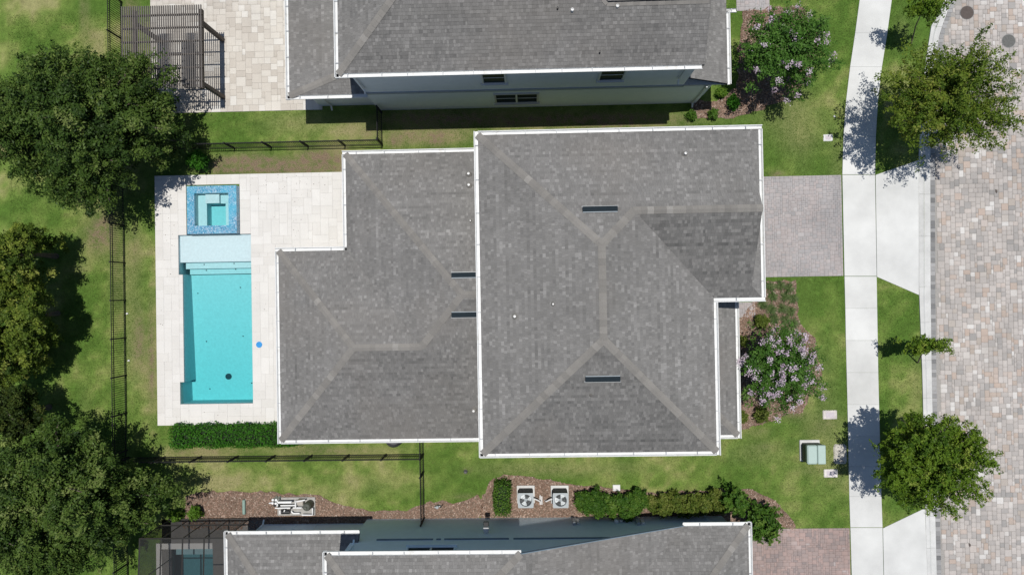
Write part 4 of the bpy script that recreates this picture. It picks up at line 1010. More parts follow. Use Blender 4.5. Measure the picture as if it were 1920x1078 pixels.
# ------------------------------------------------------------------ fences
FH = 1.2
def fence(label, A, B, gate=None, post_step=1.83, pick=0.105):
    """black aluminium picket fence: posts, three rails per bay, pickets"""
    A, B = Vector((*A, 0)), Vector((*B, 0)); t = (B-A).normalized(); L = (B-A).length
    f = thing('picket_fence', label, 'fence', (A.x, A.y, 0), 'black picket fences')
    def barmesh(nm, lx, w, z0, z1):
        u = t; p = Vector((-t.y, t.x, 0)); vs_ = []
        for z in (z0, z1):
            for a, b2 in ((-1,-1), (1,-1), (1,1), (-1,1)): q = u*(a*lx/2)+p*(b2*w/2); vs_.append((q.x, q.y, z))
        me = bpy.data.meshes.new(nm); me.from_pydata(vs_, [], [(3,2,1,0),(4,5,6,7),(0,1,5,4),(1,2,6,5),(2,3,7,6),(3,0,4,7)]); me.materials.append(M['black_metal']); me.update(); return me
    n = max(1, round(L/post_step)); st = L/n
    pm = barmesh('post', 0.065, 0.065, 0, FH+0.06); rm = barmesh('rail', st-0.066, 0.026, 0, 0.03); km = barmesh('picket', 0.019, 0.019, 0.06, FH-0.034)
    for i in range(n+1): inst(pm, 'post', A+t*(i*st), f)
    for i in range(n):
        c = A+t*((i+0.5)*st)
        for z in (0.12, FH-0.20, FH-0.035): inst(rm, 'rail', c+Vector((0, 0, z)), f)
        k = int(st/pick)
        for j in range(1, k): inst(km, 'picket', A+t*(i*st+j*st/k), f)
    return f
FX = -19.75
yt = P(550, 276)[1]; yb = P(550, 853)[1]; xt = P(717, 268)[0]; xb_ = P(795, 900)[0]
fence('long black picket fence running down the lawn left of the pool deck', (FX, 14.64), (FX, -14.64), post_step=1.83)
fence('black picket fence along the grass above the pool deck', (FX+.06, yt), (xt, yt))
fence('short black picket fence between the top neighbour wall and the house corner', (xt, yt+.06), (xt, 8.9))
fence('black picket fence along the grass below the pool deck', (FX+.06, yb), (xb_, yb))
fence('short black picket fence crossing the side lawn to the bottom neighbour wall', (xb_, -6.3), (xb_, -10.72))

# ------------------------------------------------------------------ pergola over the neighbour's patio
zt_ = 2.55
gx0, gx1, gy0, gy1 = P(229, 90, zt_)[0], P(377, 90, zt_)[0], P(300, 166, zt_)[1], P(300, 11, zt_)[1]
pg = thing('pergola', 'dark brown slatted pergola on the patio next to the big oak', 'pergola', ((gx0+gx1)/2, (gy0+gy1)/2, 0))
for k in range(37):
    x = gx0+(gx1-gx0)*k/36; mb = MB(); mb.box(x-.022, x+.022, gy0, gy1, zt_-.05, zt_); mb.build('slat', M['slat'], pg)
for py in (29, 53, 78.5, 103.5, 128.5, 153):
    y = P(300, py, zt_-.1)[1]; mb = MB(); mb.box(gx0-.05, gx1+.05, y-.025, y+.025, zt_-.18, zt_-.052); mb.build('purlin', M['brown_wood'], pg)
yA, yB = P(378, 33, zt_)[1], P(378, 157, zt_)[1]
for x in (gx0+.45, gx1-.12):
    mb = MB(); mb.box(x-.09, x+.09, gy0+.02, gy1-.12, zt_-.38, zt_-.183); mb.build('beam', M['brown_wood'], pg)
    for y in (yA-.1, yB+.1): mb = MB(); mb.box(x-.085, x+.085, y-.085, y+.085, 0, zt_-.381); mb.build('post', M['brown_wood'], pg)
x, y = P(349, 118, .45)
bn = thing('outdoor_bench', 'grey cushioned bench in the shade under the pergola slats', 'bench', (x, y, 0))
mb = MB(); mb.cbox(x-.24, x+.24, y-1.05, y+1.05, .34, .48, .04); mb.build('cushion', M['cushion'], bn)
mb = MB(); mb.box(x-.27, x+.27, y-1.08, y+1.08, .24, .335); mb.build('seat_frame', M['brown_wood'], bn)
for a in (-.22, .22):
    for b2 in (-1.0, 1.0): mb = MB(); mb.box(x+a-.03, x+a+.03, y+b2-.03, y+b2+.03, .035, .24); mb.build('leg', M['brown_wood'], bn)

# ------------------------------------------------------------------ screened pool cage, bottom left
cg = thing('screen_enclosure', 'dark screened pool cage attached to the bottom neighbour house', 'pool cage', (-17, -13, 0))
czt = 2.7
qx0, qy1 = P(262, 1030, czt)[0], P(320, 1009, czt)[1]; qx1 = -13.72; qy0 = -17.0
cb = lambda nm, a, b2, r=.028: MB().tube([a, b2], r, 4).build(nm, M['bronze'], cg)
mbw = MB(); mbw.box(qx0-.06, qx1, qy1-.03, qy1+.03, 0.0, .16); mbw.build('kick_plate', M['bronze'], cg)
nb = 4
for i in range(nb+1):
    x = qx0+(qx1-qx0)*i/nb; cb('upright', (x, qy1, 0), (x, qy1, czt)); cb('roof_beam', (x, qy1, czt), (x, qy0, czt+.5), .035)
for z in (.95, czt): cb('rail', (qx0, qy1, z), (qx1, qy1, z), .034)
for y in (qy1-1.9, qy1-3.8): 
    zz = czt+.5*(qy1-y)/(qy1-qy0); cb('rail', (qx0, y, zz), (qx1, y, zz)); cb('upright', (qx0, y, 0), (qx0, y, zz))
mb = MB(); mb.add([(qx0,qy1,czt-.002),(qx1,qy1,czt-.002),(qx1,qy0,czt+.498),(qx0,qy0,czt+.498)], [(0,1,2,3)]); mb.build('roof_screen', M['screen'], cg)
mb = MB(); mb.add([(qx0,qy1-.01,.16),(qx1,qy1-.01,.16),(qx1,qy1-.01,czt),(qx0,qy1-.01,czt)], [(0,1,2,3)]); mb.build('side_screen', M['screen'], cg)
mb = MB(); mb.add([(qx0+.01,qy1,.16),(qx0+.01,qy0,.16),(qx0+.01,qy0,czt+.5),(qx0+.01,qy1,czt)], [(0,1,2,3)]); mb.build('side_screen', M['screen'], cg)
mb = MB(); a0, a1, b0, b1 = NPOOL
mb.box(qx0, a0, qy0, qy1-.05, -.1, .03); mb.box(a1, -13.1, qy0, qy1-.05, -.1, .03); mb.box(a0, a1, b1, qy1-.05, -.1, .03); mb.box(a0, a1, qy0, b0, -.1, .03)
o = mb.build('cage_deck', simple('grey_pool_deck', (0.17, 0.16, 0.15), 0.9, var=0.12, scale=4)); tag(o, kind='structure')
np_ = thing('swimming_pool', 'dim teal pool seen through the dark screen cage', 'pool', ((a0+a1)/2, (b0+b1)/2, 0))
mb = MB(); wall_poly(mb, [(a0,b1),(a0,b0),(a1,b0),(a1,b1)], [-1.3]*4, .03); mb.add([(a0,b0,-1.2),(a1,b0,-1.2),(a1,b1,-1.2),(a0,b1,-1.2)], [(0,1,2,3)]); mb.box(a0, a1, b1-.45, b1, -1.25, -.45); mb.build('basin', M['plaster'], np_)
mb = MB(); mb.box(a0-.003, a1+.003, b0-.003, b1+.003, -1.22, -.06); mb.build('water', M['water_dim'], np_)
w_ = .28
mb = MB(); mb.box(a0-w_, a0, b0, b1+w_, .032, .06); mb.box(a0, a1, b1, b1+w_, .032, .06); mb.build('coping', M['travertine'], np_)

# ------------------------------------------------------------------ air-conditioning condensers
def condenser(px0, py0, px1, py1, label, lx, side):
    h = 0.92; zp_ = 0.08
    X0, X1, Y0, Y1 = rect_px(px0, py0, px1, py1, h+zp_)
    xc, yc_ = (X0+X1)/2, (Y0+Y1)/2
    pd = MB(); pd.cbox(X0-.06, X1+.06, Y0-.06, Y1+.09, 0, zp_, .01); p_ = pd.build('equipment_pad', M['kerb']); tag(p_, label.replace('air conditioner', 'concrete pad beneath the air conditioner'), 'pad', 'condenser pads')
    t = thing('air_conditioner', label, 'air conditioner', (xc, yc_, zp_), 'outdoor condensers in the mulch bed')
    mb = MB(); mb.cbox(X0+.03, X1-.03, Y0+.03, Y1-.03, zp_, zp_+h-.22, .03); mb.build('cabinet', M['dark_grille'], t)
    for k in range(9):
        z = zp_+.08+k*.075; mb = MB(); mb.box(X0+.08, X1-.08, Y1-.032, Y1-.018, z, z+.03); mb.box(X0+.08, X1-.08, Y0+.018, Y0+.032, z, z+.03); mb.box(X0+.018, X0+.032, Y0+.08, Y1-.08, z, z+.03); mb.box(X1-.032, X1-.018, Y0+.08, Y1-.08, z, z+.03)
        mb.build('louvre', M['dark_grille'], t)
    # top plate with a round opening
    R_ = min(X1-X0, Y1-Y0)*0.41; fx, fy = xc, yc_; n = 32; z = zp_+h
    mb = MB(); vs_ = []; fs = []
    for k in range(n):
        a = 2*math.pi*k/n; ca, sa = math.cos(a), math.sin(a); s_ = min((X1-xc)/max(abs(ca), 1e-6), (Y1-yc_)/max(abs(sa), 1e-6))
        vs_ += [(fx+R_*ca, fy+R_*sa, z), (xc+s_*ca*.999, yc_+s_*sa*.999, z), (xc+s_*ca*.999, yc_+s_*sa*.999, z-.05), (fx+R_*ca, fy+R_*sa, z-.215)]
    for k in range(n):
        a, b2 = 4*k, 4*((k+1) % n); fs += [(a, a+1, b2+1, b2), (a+1, a+2, b2+2, b2+1), (a+3, a, b2, b2+3)]
    mb.add(vs_, fs); mb.build('top_plate', M['grey_metal'], t)
    mb = MB(); wall_poly(mb, [(X0+.03,Y0+.03),(X1-.03,Y0+.03),(X1-.03,Y1-.03),(X0+.03,Y1-.03)], [z-.23]*4, z-.05); mb.build('upper_shroud', M['dark_grille'], t)
    mb = MB(); mb.disc((fx, fy), R_*.98, z-.2, z-.19, 24); mb.build('fan_well', M['dark_grille'], t)
    mb = MB()
    for k in range(3):
        a0_ = lx+k*2*math.pi/3; v2 = []
        for rr_ in (0.25, 0.55, 0.95):
            for dl, dz in ((-.5, .0), (0, .035), (.5, .07)):
                a = a0_+dl*(1 if rr_ > .3 else .7); v2.append((fx+R_*rr_*math.cos(a), fy+R_*rr_*math.sin(a), z-.16+dz))
        mb.add(v2, [(0,3,4,1),(1,4,5,2),(3,6,7,4),(4,7,8,5)])
    mb.build('fan', M['blade_metal'], t, smooth=True)
    mb = MB(); mb.disc((fx, fy), R_*.28, z-.16, z-.07, 16, .02); mb.build('fan_hub', M['grey_metal'], t)
    mb = MB()
    for k in (2,): 
        q = R_*.62; pts = [(fx+q*math.cos(a), fy+q*math.sin(a), z+.004) for a in np.linspace(0, 2*math.pi, 25)]; mb.tube(pts, .003, 4, False)
    for k in range(4): a = k*math.pi/2; mb.tube([(fx, fy, z+.008), (fx+R_*math.cos(a), fy+R_*math.sin(a), z+.004)], .003, 4)
    mb.build('fan_guard', M['grey_metal'], t)
    xs = X1 if side > 0 else X0
    mb = MB(); mb.tube([(xs-.02*side, yc_-.05, .55), (xs+.12*side, yc_-.12, .45), (xs+.3*side, yc_-.25, .3), (xs+.36*side, yc_-.27, .03)], .033, 8); mb.build('line_cover', M['pvc'], t)
    return t
condenser(971, 924, 1000.5, 952, 'square air conditioner with round fan beside the small clipped hedge', 0.2, 1)
condenser(1036.5, 924, 1066, 952, 'square air conditioner with round fan beside the long hedge', 1.1, -1)
x, y = P(1014, 938, .1); mb = MB(); mb.tube([(x-.03, y-.2, .06), (x-.03, y+.25, .06)], .03, 8); mb.tube([(x+.05, y-.2, .055), (x+.05, y+.2, .055)], .028, 8)
tag(mb.build('drain_pipe', M['pvc']), 'pair of short white pipes lying between the two condensers', 'pipe')

# ------------------------------------------------------------------ front-yard utilities
X0, X1, Y0, Y1 = rect_px(1514, 835, 1549, 870.5, .82)
tb = thing('transformer_box', 'pale green utility transformer cabinet on a concrete pad in the front lawn', 'transformer', ((X0+X1)/2, (Y0+Y1)/2, 0))
mb = MB(); mb.cbox(X0-.06, X1+.03, Y0-.02, Y1+.10, 0, .10, .03); mb.build('pad', M['kerb'], tb)
mb = MB(); mb.cbox(X0+.02, X1-.02, Y0+.02, Y1-.02, .10, .66, .03); mb.build('skirt', M['shaded_green'], tb)
xm = X0+(X1-X0)*.56
mb = MB(); mb.cbox(X0, xm-.006, Y0, Y1, .62, .82, .05); mb.build('lid', M['green_box'], tb)
mb = MB(); mb.cbox(xm+.006, X1, Y0, Y1, .62, .815, .03); mb.build('lid', M['green_box'], tb)
mb = MB(); mb.box(X0+.005, X0+.02, (Y0+Y1)/2-.04, (Y0+Y1)/2+.04, .35, .5); mb.build('lock', M['black_plastic'], tb)
def lid_box(px0, py0, px1, py1, label, mat='lid', inset=True, z=.03):
    X0, X1, Y0, Y1 = rect_px(px0, py0, px1, py1, z)
    t = thing('meter_box' if inset else 'vault_box', label, 'meter box' if inset else 'vault', ((X0+X1)/2, (Y0+Y1)/2, 0), 'ground utility lids')
    mb = MB(); mb.cbox(X0, X1, Y0, Y1, -.02, z, .03 if inset else .09); mb.build('frame', M[mat], t)
    dx_, dy_ = (X1-X0)*.2, (Y1-Y0)*.2
    if inset: mb = MB(); mb.cbox(X0+dx_, X1-dx_, Y0+dy_, Y1-dy_, z-.01, z+.006, .004); mb.build('cover', M['lid_inset'], t)
    else:
        mb = MB(); mb.cbox(X0+.09, X1-.09, Y0+.09, Y1-.09, z-.01, z+.012, .02); mb.build('cover', M[mat], t)
lid_box(1543, 769, 1570, 786, 'cream meter box lid nearest the lower crape myrtle')
lid_box(1545, 879.5, 1571, 895, 'cream meter box lid just below the green transformer')
lid_box(1562, 831, 1590, 871.5, 'large stained concrete vault lid beside the green transformer', 'stained', False, .05)
lid_box(1544, 252, 1562, 265, 'small white meter lid on the lawn above the driveway', 'white')
for (px, py, lab, mt) in [(1813, 24.5, 'brown iron manhole cover in the paver road', 'manhole'), (1891, 77.5, 'grey iron manhole cover in the paver road', 'manhole_grey')]:
    x, y = P(px, py, ZR); t = thing('manhole_cover', lab, 'manhole', (x, y, ZR), 'manhole covers in the road')
    mb = MB(); mb.lathe((x, y), [(.31, ZR-.03), (.31, ZR+.012), (.28, ZR+.014), (.05, ZR+.014)], 32); mb.build('cover', M[mt], t)
    mb = MB()
    for k in range(8): a = k*math.pi/4; mb.add([(x+.08*math.cos(a)-.012*math.sin(a), y+.08*math.sin(a)+.012*math.cos(a), ZR+.019), (x+.08*math.cos(a)+.012*math.sin(a), y+.08*math.sin(a)-.012*math.cos(a), ZR+.019),
          (x+.27*math.cos(a)+.02*math.sin(a), y+.27*math.sin(a)-.02*math.cos(a), ZR+.019), (x+.27*math.cos(a)-.02*math.sin(a), y+.27*math.sin(a)+.02*math.cos(a), ZR+.019)], [(0,1,2,3)])
    mb.build('rib', M[mt], t)
    mb = MB(); mb.lathe((x, y), [(.33, ZR-.03), (.33, ZR+.008), (.315, ZR+.008)], 32); mb.build('ring', M['edge_paver'], t)

# ------------------------------------------------------------------ pool equipment by the bottom neighbour
X0, X1, Y0, Y1 = rect_px(520, 932, 591, 966, .08)
mb = MB(); mb.cbox(X0, X1, Y0, Y1, 0, .08, .01); o = mb.build('equipment_pad', simple('grey_pad', (.33, .32, .30), .9, var=.2)); tag(o, 'concrete slab under the white pipework by the bottom neighbour wall', 'pad')
pe = thing('pool_pump', 'pool pump and filter set with white pipes against the bottom neighbour wall', 'pool pump', ((X0+X1)/2, (Y0+Y1)/2, .08))
def pp(pts, r=.035, mat='pvc', nm='pipe'):
    mb = MB(); mb.tube([P3(a, b2, z) for a, b2, z in pts], r, 8); mb.build(nm, M[mat], pe)
pp([(522,941.5,.45),(547,941,.45)], .055); pp([(518,947.5,.35),(554,947,.35),(554,938,.35)]); pp([(516,952,.3),(566,951.5,.3)]); pp([(554,938,.35),(554,952,.35)])
pp([(546,958,.25),(550,962,.25),(562,962,.25)]); pp([(566,965,.3),(586,965,.3),(586,952,.3)]); pp([(525,956,.3),(525,963,.3)]); pp([(533,955,.3),(533,960,.3)], .045)
pp([(505,943,.2),(516,941,.35)]); pp([(556,940,.4),(572,937,.4)]); pp([(520,936,.5),(520,948,.5)])
for px, py in ((511.5,937),(517.5,937),(511,943),(517,943.5)):
    x, y = P(px, py, .6); mb = MB(); mb.lathe((x, y), [(.05, .1), (.05, .55), (.06, .56), (.055, .62), (.02, .63)], 12); mb.build('valve_cap', M['pvc'], pe)
for px, py, r in ((514,948,.07),(522,950,.06),(545,953,.05),(528,958,.06)):
    x, y = P(px, py, .5); mb = MB(); mb.lathe((x, y), [(r, .09), (r, .42), (r*.6, .5)], 12); mb.build('valve', M['black_plastic'], pe)
x, y = P(573, 952, .8); mb = MB(); mb.lathe((x, y), [(.19, .09), (.2, .2), (.2, .6), (.16, .72), (.06, .78), (.05, .84), (.02, .84)], 20); mb.build('filter_tank', simple('olive_filter_tank', (.085, .09, .075), .5), pe, smooth=False)
x, y = P(562, 942, .4); mb = MB(); mb.cbox(x-.15, x+.16, y-.13, y+.13, .09, .42, .03); mb.build('heater', M['tan_plastic'], pe)
x, y = P(535, 960, .3); mb = MB(); mb.tube([(x-.2, y, .25), (x+.2, y, .25)], .1, 12); mb.build('pump_motor', M['black_plastic'], pe)
# green post marker, sprinkler valve, flood light, meter boxes
x, y = P(459, 948, 0); mb = MB(); mb.cbox(x-.07, x+.07, y-.38, y+.33, 0, .16, .03); tag(mb.build('utility_pedestal', simple('faded_green_plastic', (.20, .29, .25), .6)), 'narrow faded green utility pedestal in the mulch by the screened cage', 'utility pedestal')
x, y = P(820, 951, .3); bf = thing('backflow_valve', 'small grey irrigation backflow valve in the mulch by the blue-grey wall', 'valve', (x, y, 0))
mb = MB(); mb.tube([(x-.12, y, 0), (x-.12, y, .28), (x+.12, y+.05, .28), (x+.12, y+.05, 0)], .03, 8); mb.build('riser', M['grey_metal'], bf)
mb = MB(); mb.lathe((x, y+.02), [(.07, .2), (.08, .3), (.07, .38), (.03, .4)], 12); mb.build('body', M['grey_metal'], bf)
mb = MB(); mb.tube([(x+.12, y-.03, .2), (x+.25, y+.1, .24)], .02, 6); mb.build('handle', M['black_plastic'], bf)
x, y = P(911, 978, 2.2); fl = thing('flood_light', 'white and black flood light on the blue-grey wall above the clipped hedge', 'light', (x, wyc, 2.1))
mb = MB(); mb.cbox(x-.13, x+.13, wyc+.06, wyc+.28, 2.1, 2.26, .03); mb.build('housing', M['white'], fl)
mb = MB(); mb.cbox(x-.12, x+.12, wyc+.285, wyc+.50, 2.02, 2.1, .02); mb.build('lamp_head', M['black_plastic'], fl)
mb = MB(); mb.box(x-.05, x+.05, wyc, wyc+.06, 2.08, 2.2); mb.build('bracket', M['white'], fl)
for px, w, h, lab, mt in [(1079.5, .16, .3, 'pair of grey meter boxes on the sunlit wall left of the long hedge', 'grey_metal'), (1160, .2, .16, 'round white hose bib plate on the wall behind the long hedge', 'pvc'),
                      (1199, .2, .34, 'grey electric meter cluster on the wall behind the long hedge', 'grey_metal')]:
    x = P(px, 968, .8)[0]; t = thing('wall_box', lab, 'wall box', (x, wyc, .6), 'boxes fixed to the blue-grey wall')
    mb = MB(); mb.cbox(x-w, x-.02, wyc+.002, wyc+.14, .6, .6+h*2, .02); mb.build('box', M[mt], t)
    mb = MB(); mb.cbox(x+.02, x+w, wyc+.002, wyc+.11, .55, .5+h*2, .02); mb.build('box', M['white'], t)
    mb = MB(); mb.tube([(x, wyc+.05, 0), (x, wyc+.05, .62)], .025, 6); mb.build('conduit', M['pvc'], t)
x, y = P(738, 822, .5); mb = MB(); mb.lathe((x, y), [(.36, 0), (.40, .4), (.42, .52), (.40, .55), (.30, .50), (.05, .49)], 24); tag(mb.build('hose_pot', M['black_plastic']), 'dark round hose pot half hidden under the rear eave', 'pot')
x, y = P(1156, 914, .05); mb = MB(); mb.cbox(x-.18, x+.18, y-.16, y+.14, 0, .06, .02); tag(mb.build('splash_block', M['white']), 'small white splash block at the edge of the long hedge', 'splash block')

# ------------------------------------------------------------------ foliage
def leaves_mesh(name, pos, nrm_dir, size, tone, mat, parent, aspect=0.5, r=None, up=0.6):
    """one diamond leaf per position; normals lean up and along nrm_dir"""
    n = len(pos); r = r or np.random.default_rng(0)
    N = nrm_dir*0.5 + np.array([0, 0, up]) + r.normal(0, .55, (n, 3)); N /= np.linalg.norm(N, axis=1)[:, None]
    T = r.normal(size=(n, 3)) + nrm_dir*0.7; T -= N*(T*N).sum(1)[:, None]; T /= np.linalg.norm(T, axis=1)[:, None]+1e-9
    B = np.cross(N, T)
    L = size*r.choice([.6, .85, 1.0, 1.25, 1.6], n); Wd = L*aspect
    a = pos-T*L[:, None]*.5; c = pos+T*L[:, None]*.5; b_ = pos+B*Wd[:, None]*.5-N*L[:, None]*.08; d = pos-B*Wd[:, None]*.5-N*L[:, None]*.08
    V = np.stack([a, b_, c, d], 1).reshape(-1, 3)
    return np_mesh(name, V, np.arange(4*n).reshape(-1, 4), np.clip(tone, 0, 1), mat, parent)
def sprays(center, radii, n, per, slen, spread, r, shell=0.55, low=-0.35, lobes=5, lobe_amp=0.18, droop=0.0, zpow=1.0, clumps=0):
    """leaf positions along twigs that point outwards through an uneven ellipsoid"""
    d = r.normal(size=(n, 3)); d[:, 2] = np.abs(d[:, 2])*zpow*np.where(r.random(n) < 0.18, -0.6, 1); d /= np.linalg.norm(d, axis=1)[:, None]
    d[:, 2] = np.maximum(d[:, 2], low)
    ct = np.zeros(n); cr = np.ones(n)
    if clumps:
        dc = d[:clumps].copy(); k = r.integers(0, clumps, n); d = dc[k]+r.normal(0, .24, (n, 3)); d /= np.linalg.norm(d, axis=1)[:, None]
        ct = r.normal(0, .12, clumps)[k]; cr = r.uniform(.72, 1.08, clumps)[k]
    az = np.arctan2(d[:, 1], d[:, 0]); ph = r.uniform(0, 6.28, 4)
    mod = 1+lobe_amp*(np.sin(az*lobes+ph[0])*.5+np.sin(az*(lobes*2+1)+ph[1])*.35+np.sin(az*3+d[:, 2]*5+ph[2])*.5)
    rad = shell+(1-shell)*r.random(n)**0.6
    tip = d*(rad*mod*cr)[:, None]*np.array(radii)
    out = d*np.array([1, 1, .5])+np.array([0, 0, .25-droop])+r.normal(0, .3, (n, 3)); out /= np.linalg.norm(out, axis=1)[:, None]
    L = slen*r.uniform(.6, 1.3, n)
    start = tip-out*L[:, None]
    t = r.random((n, per)); bulge = spread*(0.25+0.75*np.sin(np.pi*np.clip(t*.85+.1, 0, 1)))
    pos = start[:, None, :]+out[:, None, :]*(L[:, None]*t)[:, :, None]+r.normal(size=(n, per, 3))*bulge[:, :, None]*np.array([1, 1, .6])
    tone = np.repeat((r.normal(.46, .17, n)+ct)[:, None], per, 1)+r.normal(0, .09, (n, per))
    nd_ = np.repeat(d[:, None, :], per, 1)
    C0 = np.array(center)
    return pos.reshape(-1, 3)+C0, nd_.reshape(-1, 3), tone.ravel(), tip+C0, start+C0
def tree(name, label, cat, base, center, radii, n, per, leaf, mat, slen=0.8, spread=0.14, seed=0, trunk_r=0.16, bark='bark', limbs=16, group=None, stems=1, crown_name='crown', aspect=.5, up=.6, **kw):
    r = np.random.default_rng(seed)
    t = thing(name, label, cat, (base[0], base[1], 0), group)
    pos, ndir, tone, tip, start = sprays(center, radii, n, per, slen, spread, r, **kw)
    pos[:, 2] = np.maximum(pos[:, 2], .05)
    leaves_mesh(crown_name, pos, ndir, leaf, tone, M[mat], t, aspect, r, up)
    mb = MB(); fork = []
    for s in range(stems):
        off = Vector((r.normal(0, .12), r.normal(0, .12), 0))*(1 if stems > 1 else 0)
        bpt = Vector((base[0], base[1], 0))+off; cpt = Vector(center)+Vector((off.x*4, off.y*4, -radii[2]*.35)); mid = bpt.lerp(cpt, .5)+Vector((r.normal(0, .08), r.normal(0, .08), 0))
        mb.tube([bpt-Vector((0,0,.05)), bpt+Vector((0,0,.1)), mid, cpt], [trunk_r*1.25, trunk_r, trunk_r*.8, trunk_r*.6], 8); fork.append(cpt)
    mb.build('trunk', M[bark], t)
    mb = MB(); idx = r.choice(n, min(n, limbs), replace=False)
    for i in idx:
        f = fork[int(r.integers(len(fork)))]; e = Vector(start[i]); mid = f.lerp(e, .5)+Vector((0, 0, radii[2]*.12))
        mb.tube([f-Vector((0,0,.2)), mid, e, e.lerp(Vector(tip[i]), .7)], [trunk_r*.5, trunk_r*.3, trunk_r*.14, .01], 5, False)
    mb.build('limbs', M[bark], t)
    return t, tip, r
def ctr(px, py, z): x, y = P(px, py, z); return (x, y, z)
def base_of(c, dx=0, dy=0): return (c[0]+dx, c[1]+dy)

c = ctr(156, 226, 3.3); tree('oak_tree', 'huge dark green oak overhanging the pergola and the fence', 'tree', base_of(c, .2, 0), c, (4.6, 3.65, 2.9), 1150, 130, .105, 'oak', .95, .15, 1, .26, limbs=40, group='trees on the back lawn', lobes=6, clumps=58, shell=.62)
c = ctr(108, 945, 3.5); tree('oak_tree', 'huge dark green oak over the fence beside the screened cage', 'tree', base_of(c, .3, .2), c, (4.45, 3.9, 3.0), 1150, 130, .105, 'oak', .95, .15, 2, .26, limbs=40, group='trees on the back lawn', lobes=5, clumps=58, shell=.62)
for k, (px, py, rx_, ry_, zc, rz_, lab, mt, n) in enumerate([
        (30, 475, 2.2, 2.0, 2.5, 2.8, 'yellow-green conifer, upper one of the clump at the left edge', 'cypress', 260),
        (42, 590, 2.15, 2.1, 2.3, 2.6, 'yellow-green conifer, middle one of the clump at the left edge', 'cypress', 260),
        (20, 672, 2.0, 1.75, 2.2, 2.5, 'yellow-green conifer, lowest one of the clump at the left edge', 'cypress', 150),
        (25, 778, 2.0, 1.5, 2.2, 2.2, 'rusty brown-green tree at the left edge above the lower oak', 'rust', 150)]):
    c = ctr(px, py, zc); tree('conifer_tree' if mt == 'cypress' else 'rusty_tree', lab, 'tree', base_of(c, .1, 0), c, (rx_, ry_, rz_), int(n*1.3), 110, .11, mt, .65, .11, 10+k, .14, limbs=14, group='trees on the back lawn', zpow=1.3, low=-.8, aspect=.4, clumps=22)
c = ctr(1778, 186, 3.9); tree('street_tree', 'airy olive-green street tree over the kerb beside the top manholes', 'tree', base_of(c, -.2, -.2), c, (3.15, 2.75, 2.0), 760, 60, .088, 'oak_light', .8, .095, 21, .09, limbs=60, group='street trees', lobes=7, lobe_amp=.2, shell=.3, clumps=60)
c = ctr(1748, 866, 3.7); tree('street_tree', 'dense green street tree over the kerb near the green transformer', 'tree', base_of(c, -.2, 0), c, (2.7, 2.6, 1.9), 720, 90, .088, 'street', .75, .08, 22, .09, limbs=40, group='street trees', lobes=8, lobe_amp=.16, shell=.35, clumps=50)
c = ctr(1733, 646, 2.3); tree('young_tree', 'slim young tree on the grass strip between the two street trees', 'tree', P(1719, 679), (c[0], c[1], c[2]), (1.25, .50, 1.1), 90, 48, .085, 'street', .5, .07, 23, .035, limbs=20, group='street trees', lobe_amp=.3, shell=.1, zpow=1.2)
c = ctr(1738, 18, 2.6); tree('young_tree', 'slim young tree on the grass strip at the top edge', 'tree', P(1706, 84), (c[0], c[1], c[2]), (1.2, .75, 1.2), 90, 48, .085, 'street', .5, .08, 24, .035, limbs=20, group='street trees', lobe_amp=.3, shell=.1, zpow=1.2)
def myrtle(label, px, py, rx_, ry_, zc, rz_, n, nb, seed, bx=0, by=0):
    c = ctr(px, py, zc)
    t, tip, r = tree('crape_myrtle', label, 'tree', base_of(c, bx, by), c, (rx_, ry_, rz_), int(n*1.45), 66, .09, 'myrtle', .8, .105, seed, .045, 'pale_bark', 26, 'flowering crape myrtles', 4, lobe_amp=.22, lobes=7, shell=.35)
    k = r.permutation(len(tip))[:nb]; T = tip[k]
    per = 46; pos = (T[:, None, :]+r.normal(size=(len(T), per, 3))*np.array([.075, .075, .06])+np.array([0, 0, .08])).reshape(-1, 3)
    tone = np.repeat(r.uniform(.2, .8, len(T))[:, None], per, 1)+r.normal(0, .2, (len(T), per))
    leaves_mesh('blossoms', pos, np.tile([0, 0, 1.], (len(pos), 1)), .052, tone.ravel(), M['bloom'], t, .8, r)
myrtle('crape myrtle with few lilac flowers by the top neighbour porch', 1472, 95, 2.2, 2.05, 2.8, 1.6, 260, 40, 31, -.1, .1)
myrtle('crape myrtle covered in lilac flowers in front of the porch', 1462, 688, 2.0, 2.05, 2.7, 1.4, 250, 88, 32)
